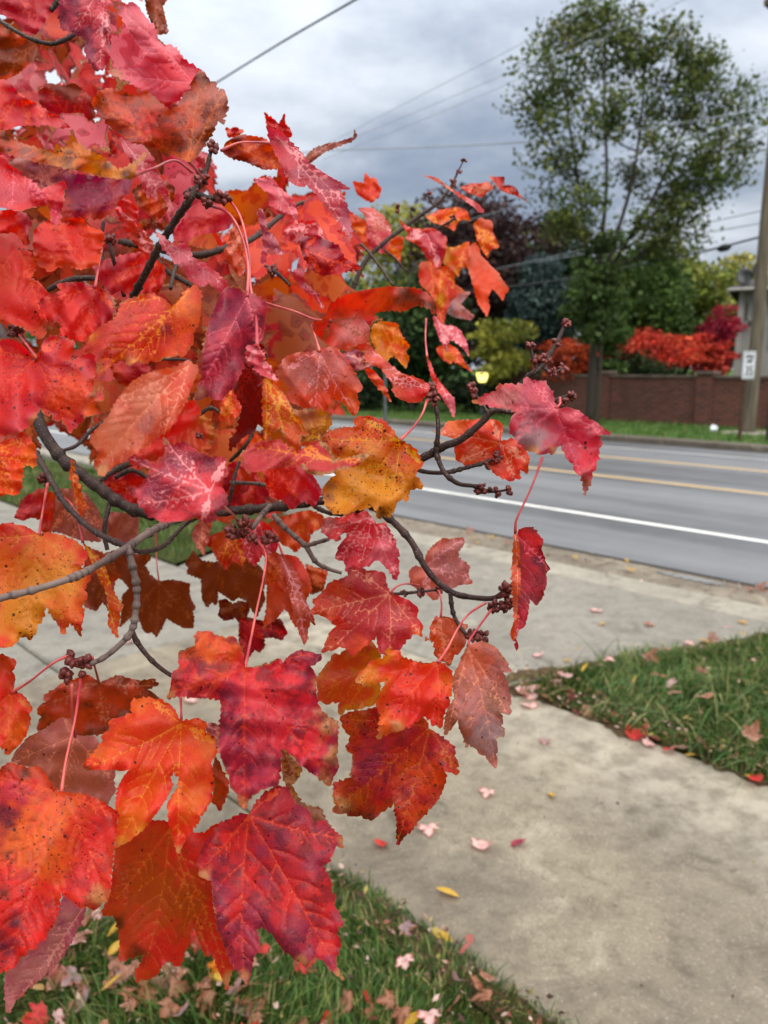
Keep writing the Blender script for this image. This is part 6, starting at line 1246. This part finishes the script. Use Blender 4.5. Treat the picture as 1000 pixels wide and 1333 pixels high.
    mb = MB(); mb.tube([dp+np.array([0, .2, -.62]), dp+np.array([0, .1, -.2]), dp+np.array([.1, .02, .02])], .035, 8); mb.tube([dp+np.array([0, -.05, -.2]), dp+np.array([-.1, -.42, -.12])], .018, 6); mb.box(dp+np.array([-.1, -.44, -.12]), (.08, .1, .08), 0, .02); mb.build('bracket', blk, root2)
    # ---- utility pole
    pb = G(974, 564, .1); root = empty('utility_pole', tuple(pb)); tag(root, 'weathered wooden utility pole standing on the far verge', 'pole')
    t = NT('weathered_pole'); q = t.n('ShaderNodeMapping', {'Vector': t.pos(), 'Scale': (1, 1, .06)}).outputs[0]; n = t.noise(q, 26., 5., .65)
    wood = t.out(t.prin(t.mix(t.step(n, .35, .68), lin4((86, 78, 66)), lin4((122, 112, 96))), .85, .2, t.bump(n, .7, .02)))
    mb = MB(); zz = np.linspace(0, 9.5, 30); mb.tube([(pb[0]+.01*math.sin(z), pb[1], pb[2]-.2+z) for z in zz], .15-.004*zz, 14); mb.build('shaft', wood, root, smooth=True)
    met = simple_mat('galvanised_metal', (120, 124, 126), (100, 104, 106), 8, .4, .5, 0, .7)
    mb = MB(); mb.box((pb[0], pb[1]-.1, pb[2]+8.7), (2.2, .1, .12), RA, .01); mb.build('crossarm', wood, root)
    for k in (-.95, -.4, .4, .95):
        mb = MB(); c0 = np.array([pb[0]+k*math.cos(RA), pb[1]-.1+k*math.sin(RA), pb[2]+8.76]); mb.tube([c0, c0+[0, 0, .06], c0+[0, 0, .08], c0+[0, 0, .13], c0+[0, 0, .16]], [.025, .025, .05, .05, .02], 10); mb.build('insulator', met, root, smooth=True)
    mb = MB(); mb.box((pb[0]+.03, pb[1], pb[2]+.01), (1.15, .95, .05), .5, .02); tag(mb.build('concrete_pad', simple_mat('pad_concrete', (150, 144, 132), (128, 122, 112), 3, .9)), 'pale concrete pad at the foot of the utility pole', 'pad')
    # ---- speed sign
    sb = G(963.5, 572, .1); sy_ = sb[1]; root = empty('speed_sign', tuple(sb)); tag(root, 'white speed limit sign on a brown post before the utility pole', 'sign')
    stop = at_dist(969, 457, sy_)[2]; sbot = at_dist(969, 493.5, sy_)[2]; hh = stop-sbot
    rust = simple_mat('rusty_post', (66, 48, 36), (84, 60, 44), 14, .7, .3)
    mb = MB(); mb.box((sb[0], sb[1]+.03, sb[2]+(stop-sb[2])/2-.05), (.07, .04, stop-sb[2]-.02), 0, .008); mb.build('post', rust, root)
    ang = math.radians(33); ca, sa = math.cos(ang), math.sin(ang); wv = hh*.78
    cen = np.array([sb[0]+.045, sb[1]-.03, (stop+sbot)/2]); eu = np.array([ca, sa, 0]); ez = np.array([0, 0, 1.]); en = np.array([sa, -ca, 0])
    def plate(w, h, off, rad, thick):
        P = []
        for (cx_, cz_, a0) in ((w/2-rad, h/2-rad, 0), (-w/2+rad, h/2-rad, 90), (-w/2+rad, -h/2+rad, 180), (w/2-rad, -h/2+rad, 270)):
            for a in np.radians(np.arange(a0, a0+91, 30)): P.append((cx_+rad*math.cos(a), cz_+rad*math.sin(a)))
        n = len(P); V = [cen+eu*x+ez*z+en*off for x, z in P]+[cen+eu*x+ez*z+en*(off-thick) for x, z in P]
        return V, [tuple(range(n))[::-1], tuple(range(n, 2*n))]+[(i, (i+1) % n, n+(i+1) % n, n+i) for i in range(n)]
    white = simple_mat('sign_white', (226, 230, 234), (212, 216, 220), 3, .4, .4); ink = simple_mat('sign_black', (26, 26, 28), (36, 36, 38), 3, .5)
    pl = mesh_obj('sign_panel', *plate(wv, hh, 0, .04, .006), white, root, False)
    V1, F1 = plate(wv*.92, hh*.94, .004, .035, .002); V2, _ = plate(wv*.87, hh*.90, .004, .03, .002); n = len(V1)//2
    mesh_obj('sign_border', V1[:n]+V2[:n], [(i, (i+1) % n, n+(i+1) % n, n+i) for i in range(n)], ink, pl, False)
    for txt, zc, sz in (('SPEED', .30, .19), ('LIMIT', .13, .19), ('35', -.22, .50)):
        cu = bpy.data.curves.new('lettering', 'FONT'); cu.body = txt; cu.size = hh*sz; cu.align_x = 'CENTER'; cu.align_y = 'CENTER'; cu.extrude = .001; cu.offset = .001
        to = bpy.data.objects.new('lettering', cu); COL.objects.link(to); dg = bpy.context.evaluated_depsgraph_get(); me = bpy.data.meshes.new_from_object(to.evaluated_get(dg)); bpy.data.objects.remove(to)
        co = np.array([v.co[:] for v in me.vertices]); wx = co[:, 0].max()-co[:, 0].min(); k = min(1.0, wv*.78/wx)
        V = [cen+eu*c[0]*k+ez*(c[1]+zc*hh)+en*(.006+c[2]) for c in co]
        mesh_obj('lettering', V, [tuple(p.vertices) for p in me.polygons], ink, pl, False)
    # ---- thin dark post at the frame edge, grey post across the road
    pb2 = G(998.5, 574, .1); mb = MB(); mb.tube([pb2-[0, 0, .2], pb2+[0, 0, .9], pb2+[0, 0, 1.75], pb2+[0, 0, 1.78]], [.035, .035, .035, .02], 10); mb.box(pb2+np.array([0, 0, 1.5]), (.09, .03, .3), .5, .01); tag(mb.build('metal_post', blk), 'thin black metal post right of the utility pole', 'post')
    pb3 = G(501.5, 560, .1); mb = MB(); mb.tube([pb3-[0, 0, .2], pb3+[0, 0, 1.2], pb3+[0, 0, 2.3], pb3+[0, 0, 2.33]], [.04, .04, .04, .02], 10); mb.tube([pb3+[0, 0, .3], pb3+[0, 0, .36]], [.055, .055], 10); tag(mb.build('metal_post', met), 'slim grey metal post seen below the red leaves', 'post')
    # ---- lit post lamp
    lp = at_dist(628, 491, 24.0); root = empty('post_lamp', (lp[0], lp[1], .1)); tag(root, 'lit yellow garden lamp on a black post below the yellow green tree', 'lamp')
    mb = MB(); mb.tube([(lp[0], lp[1], .0), (lp[0], lp[1], .25), (lp[0], lp[1], .3), (lp[0], lp[1], lp[2]-.22), (lp[0], lp[1], lp[2]-.16)], [.07, .07, .04, .035, .09], 12); mb.build('post', blk, root, smooth=True)
    t = NT('lamp_glow'); e = t.n('ShaderNodeEmission', {'Color': lin4((255, 240, 130)), 'Strength': 1.9}); glow = t.out(e.outputs[0])
    mb = MB(); mb.tube([(lp[0], lp[1], lp[2]-.15), (lp[0], lp[1], lp[2]-.1), (lp[0], lp[1], lp[2]+.1), (lp[0], lp[1], lp[2]+.14)], [.10, .13, .19, .15], 14); mb.build('lamp_globe', glow, root, smooth=True)
    mb = MB(); mb.tube([(lp[0], lp[1], lp[2]+.14), (lp[0], lp[1], lp[2]+.17), (lp[0], lp[1], lp[2]+.21)], [.18, .13, .02], 14); mb.build('lamp_cap', blk, root, smooth=True)
    # ---- litter on the verge
    lb = G(929, 562, .1); V, Fc = [], []; rr = np.random.default_rng(2)
    for i in range(7):
        for j in range(12):
            a, b2 = math.pi*i/6, 2*math.pi*j/12; k = 1+rr.uniform(-.22, .22) if 0 < i < 6 else 1
            V.append(lb+np.array([.095*math.sin(a)*math.cos(b2)*k, .07*math.sin(a)*math.sin(b2)*k, .06+(.085+.03*math.cos(b2*2))*math.cos(a)*k]))
    for i in range(6):
        for j in range(12): Fc.append((i*12+j, i*12+(j+1) % 12, (i+1)*12+(j+1) % 12, (i+1)*12+j))
    tag(mesh_obj('plastic_bag', V, Fc, simple_mat('white_plastic', (226, 228, 232), (208, 212, 218), 12, .4, .4), None, False), 'crumpled white plastic bag on the verge before the brick wall', 'bag')
    # yellow leaves washed against the far kerb
    LP = [W(NS(836, 577)[0]+d, n_kf-.16, .0) for d in (-.35, -.1, .12, .3, .5)]
    for k, c in enumerate(LP): HEAP.append(c)
    # ---- overhead wires
    wire = simple_mat('wire_black', (44, 48, 52), (60, 62, 66), 8, .5, .4); pale = simple_mat('wire_grey', (160, 168, 176), (150, 158, 166), 8, .5, .4)
    def wr(pts, rad, label, m=wire, sag=0.):
        P = np.array([at_dist(x, y, d) for x, y, d in pts]); q = spline(P, .35)
        mb = MB(); mb.tube(q, rad, 6); return tag(mb.build('overhead_wire', m, None, smooth=True), label, 'wire', 'overhead wires')
    wr([(560, -58, 5.2), (462, 0, 6), (372, 52, 7), (283, 107, 8), (180, 172, 9.4), (60, 250, 11.5)], .0085, 'thick black service cable slanting down behind the top leaves')
    wr([(380, 200, 26), (430, 195.5, 25), (560, 191, 24), (700, 183.5, 23), (850, 166, 21), (1000, 141, 18)], .018, 'grey wire running level to the pole behind the tall crown', pale)
    wr([(880, -64, 14), (786, 0, 15), (650, 72, 17), (560, 118, 19), (460, 170, 22), (330, 240, 27)], .006, 'faint upper wire of the three crossing the clouds', pale)
    wr([(960, -68, 14), (856, 0, 15), (727, 65, 17), (650, 100, 18), (560, 138, 20), (440, 188, 24)], .006, 'faint middle wire of the three crossing the clouds', pale)
    wr([(980, -55, 14), (890, 0, 15), (716, 82, 17), (650, 114, 18), (540, 160, 20), (420, 208, 24)], .006, 'faint lower wire of the three crossing the clouds', pale)
    wr([(600, 290, 26), (690, 262, 24), (755, 238, 23), (860, 196, 20), (1010, 140, 17.6)], .012, 'grey wire slanting up from the dark copper tree', pale)
    wr([(1012, 270, 17.8), (925, 289, 20), (830, 309, 23), (720, 334, 27), (600, 360, 33)], .012, 'uppermost of the three wires low on the pole', pale)
    wr([(1012, 287, 17.8), (925, 302, 20), (830, 318, 23), (740, 334, 27), (640, 352, 33)], .012, 'middle one of the three wires low on the pole', pale)
    wr([(1012, 303, 17.8), (980, 311, 18.4), (942, 321, 19.4), (900, 331, 20.4), (850, 341, 21.6), (760, 360, 24), (665, 373, 27), (560, 384, 31)], .024, 'thick sagging cable carrying the black splice case')
    a, b3 = at_dist(934, 323, 19.55), at_dist(952, 319, 19.15); mb = MB(); q = np.linspace(0, 1, 7)[:, None]*(b3-a)+a-[0, 0, .03]; mb.tube(q, [.02, .07, .085, .085, .085, .07, .02], 12)
    tag(mb.build('splice_case', blk, None, smooth=True), 'black splice case hanging on the thick cable by the pole', 'splice case')
HEAP = []

# ------------------------------------------------------------------ sky, light, camera
def build_sky():
    w = bpy.data.worlds.new('World'); SC.world = w; t = NT('', w)
    el, rot = math.radians(42), math.radians(155)
    sky = t.n('ShaderNodeTexSky'); sky.sky_type = 'NISHITA'; sky.sun_disc = False; sky.sun_elevation = el; sky.sun_rotation = rot; sky.air_density = 1.2; sky.dust_density = 2.0
    d = t.n('ShaderNodeTexCoord').outputs['Generated']; s = t.n('ShaderNodeSeparateXYZ', {0: d}); z = t.math('MAXIMUM', s.outputs[2], 0.0)
    k = t.math('ADD', z, .26); u = t.math('DIVIDE', s.outputs[0], k); v = t.math('DIVIDE', s.outputs[1], k)
    p = t.n('ShaderNodeCombineXYZ', {0: u, 1: v, 2: 7.7}).outputs[0]
    n1 = t.noise(p, 1.5, 8.0, .56, .25); n2 = t.noise(p, 4.2, 6.0, .6, .2); n3 = t.noise(p, .5, 3.0, .5)
    m = t.math('ADD', t.math('MULTIPLY', n1, .62), t.math('ADD', t.math('MULTIPLY', n2, .2), t.math('MULTIPLY', n3, .3)))
    f = t.step(m, .44, .73)
    dark = lin4(SKY['dark']); lite = lin4(SKY['lite'])
    cl = t.mix(f, dark, lite)
    # overcast: brighter towards the zenith
    g = t.math('MULTIPLY_ADD', t.math('POWER', z, 2.4), SKY['zen'], 1.0)
    cl = t.mix(t.step(z, .38, .75), cl, lin4((204, 202, 198)))
    sc = t.n('ShaderNodeVectorMath', {0: cl, 'Scale': t.math('MULTIPLY', g, SKY['gain'])}, operation='SCALE').outputs[0]
    col = t.mix(.92, sky.outputs[0], sc)
    bg = t.n('ShaderNodeBackground', {'Color': col, 'Strength': .1})
    o = t.t.nodes.new('ShaderNodeOutputWorld'); t.L.new(bg.outputs[0], o.inputs['Surface'])
    l = bpy.data.lights.new('Sun', 'SUN'); l.energy = SKY['sun']; l.angle = math.radians(35); l.color = (1.0, .96, .9)
    ob = bpy.data.objects.new('Sun', l); COL.objects.link(ob)
    # NISHITA: rotation 0 puts the sun at +Y, growing clockwise seen from above
    dirv = Vector((math.sin(rot)*math.cos(el), math.cos(rot)*math.cos(el), math.sin(el)))
    ob.rotation_euler = dirv.to_track_quat('Z', 'Y').to_euler(); ob.location = dirv*30
SKY = dict(dark=(136, 148, 168), lite=(216, 222, 230), zen=4.2, gain=8.7, sun=1.5)
def build_camera():
    c = bpy.data.cameras.new('Camera'); c.sensor_fit = 'VERTICAL'; c.sensor_height = 36.0; c.sensor_width = 27.0; c.lens = F0/1333.0*36.0
    c.clip_start = .02; c.clip_end = 3000
    c.dof.use_dof = True; c.dof.focus_distance = .52; c.dof.aperture_fstop = 27.0/2.7; c.dof.aperture_blades = 0
    o = bpy.data.objects.new('Camera', c); COL.objects.link(o); o.location = tuple(CAM); o.rotation_euler = (math.pi/2-PITCH, 0, 0); SC.camera = o
    SC.render.engine = 'CYCLES'; SC.view_settings.view_transform = 'Standard'; SC.view_settings.look = 'None'; SC.view_settings.gamma = 1.0; SC.view_settings.exposure = EXPO
    SC.cycles.use_denoising = True; SC.cycles.max_bounces = 5; SC.cycles.diffuse_bounces = 2; SC.cycles.transmission_bounces = 3; SC.cycles.use_adaptive_sampling = True
    SC.render.resolution_x, SC.render.resolution_y = 768, 1024
EXPO = 0.38

import time
T0 = time.time()
build_sky(); build_camera()
NG = None
nk, ng, ns_, nl = build_ground(); NG = (nk, ng, ns_)
print('ground', time.time()-T0)
build_background(nk); print('background', time.time()-T0)
LM = build_maple(); print('maple', time.time()-T0)
build_fallen(LM); print('fallen', time.time()-T0)
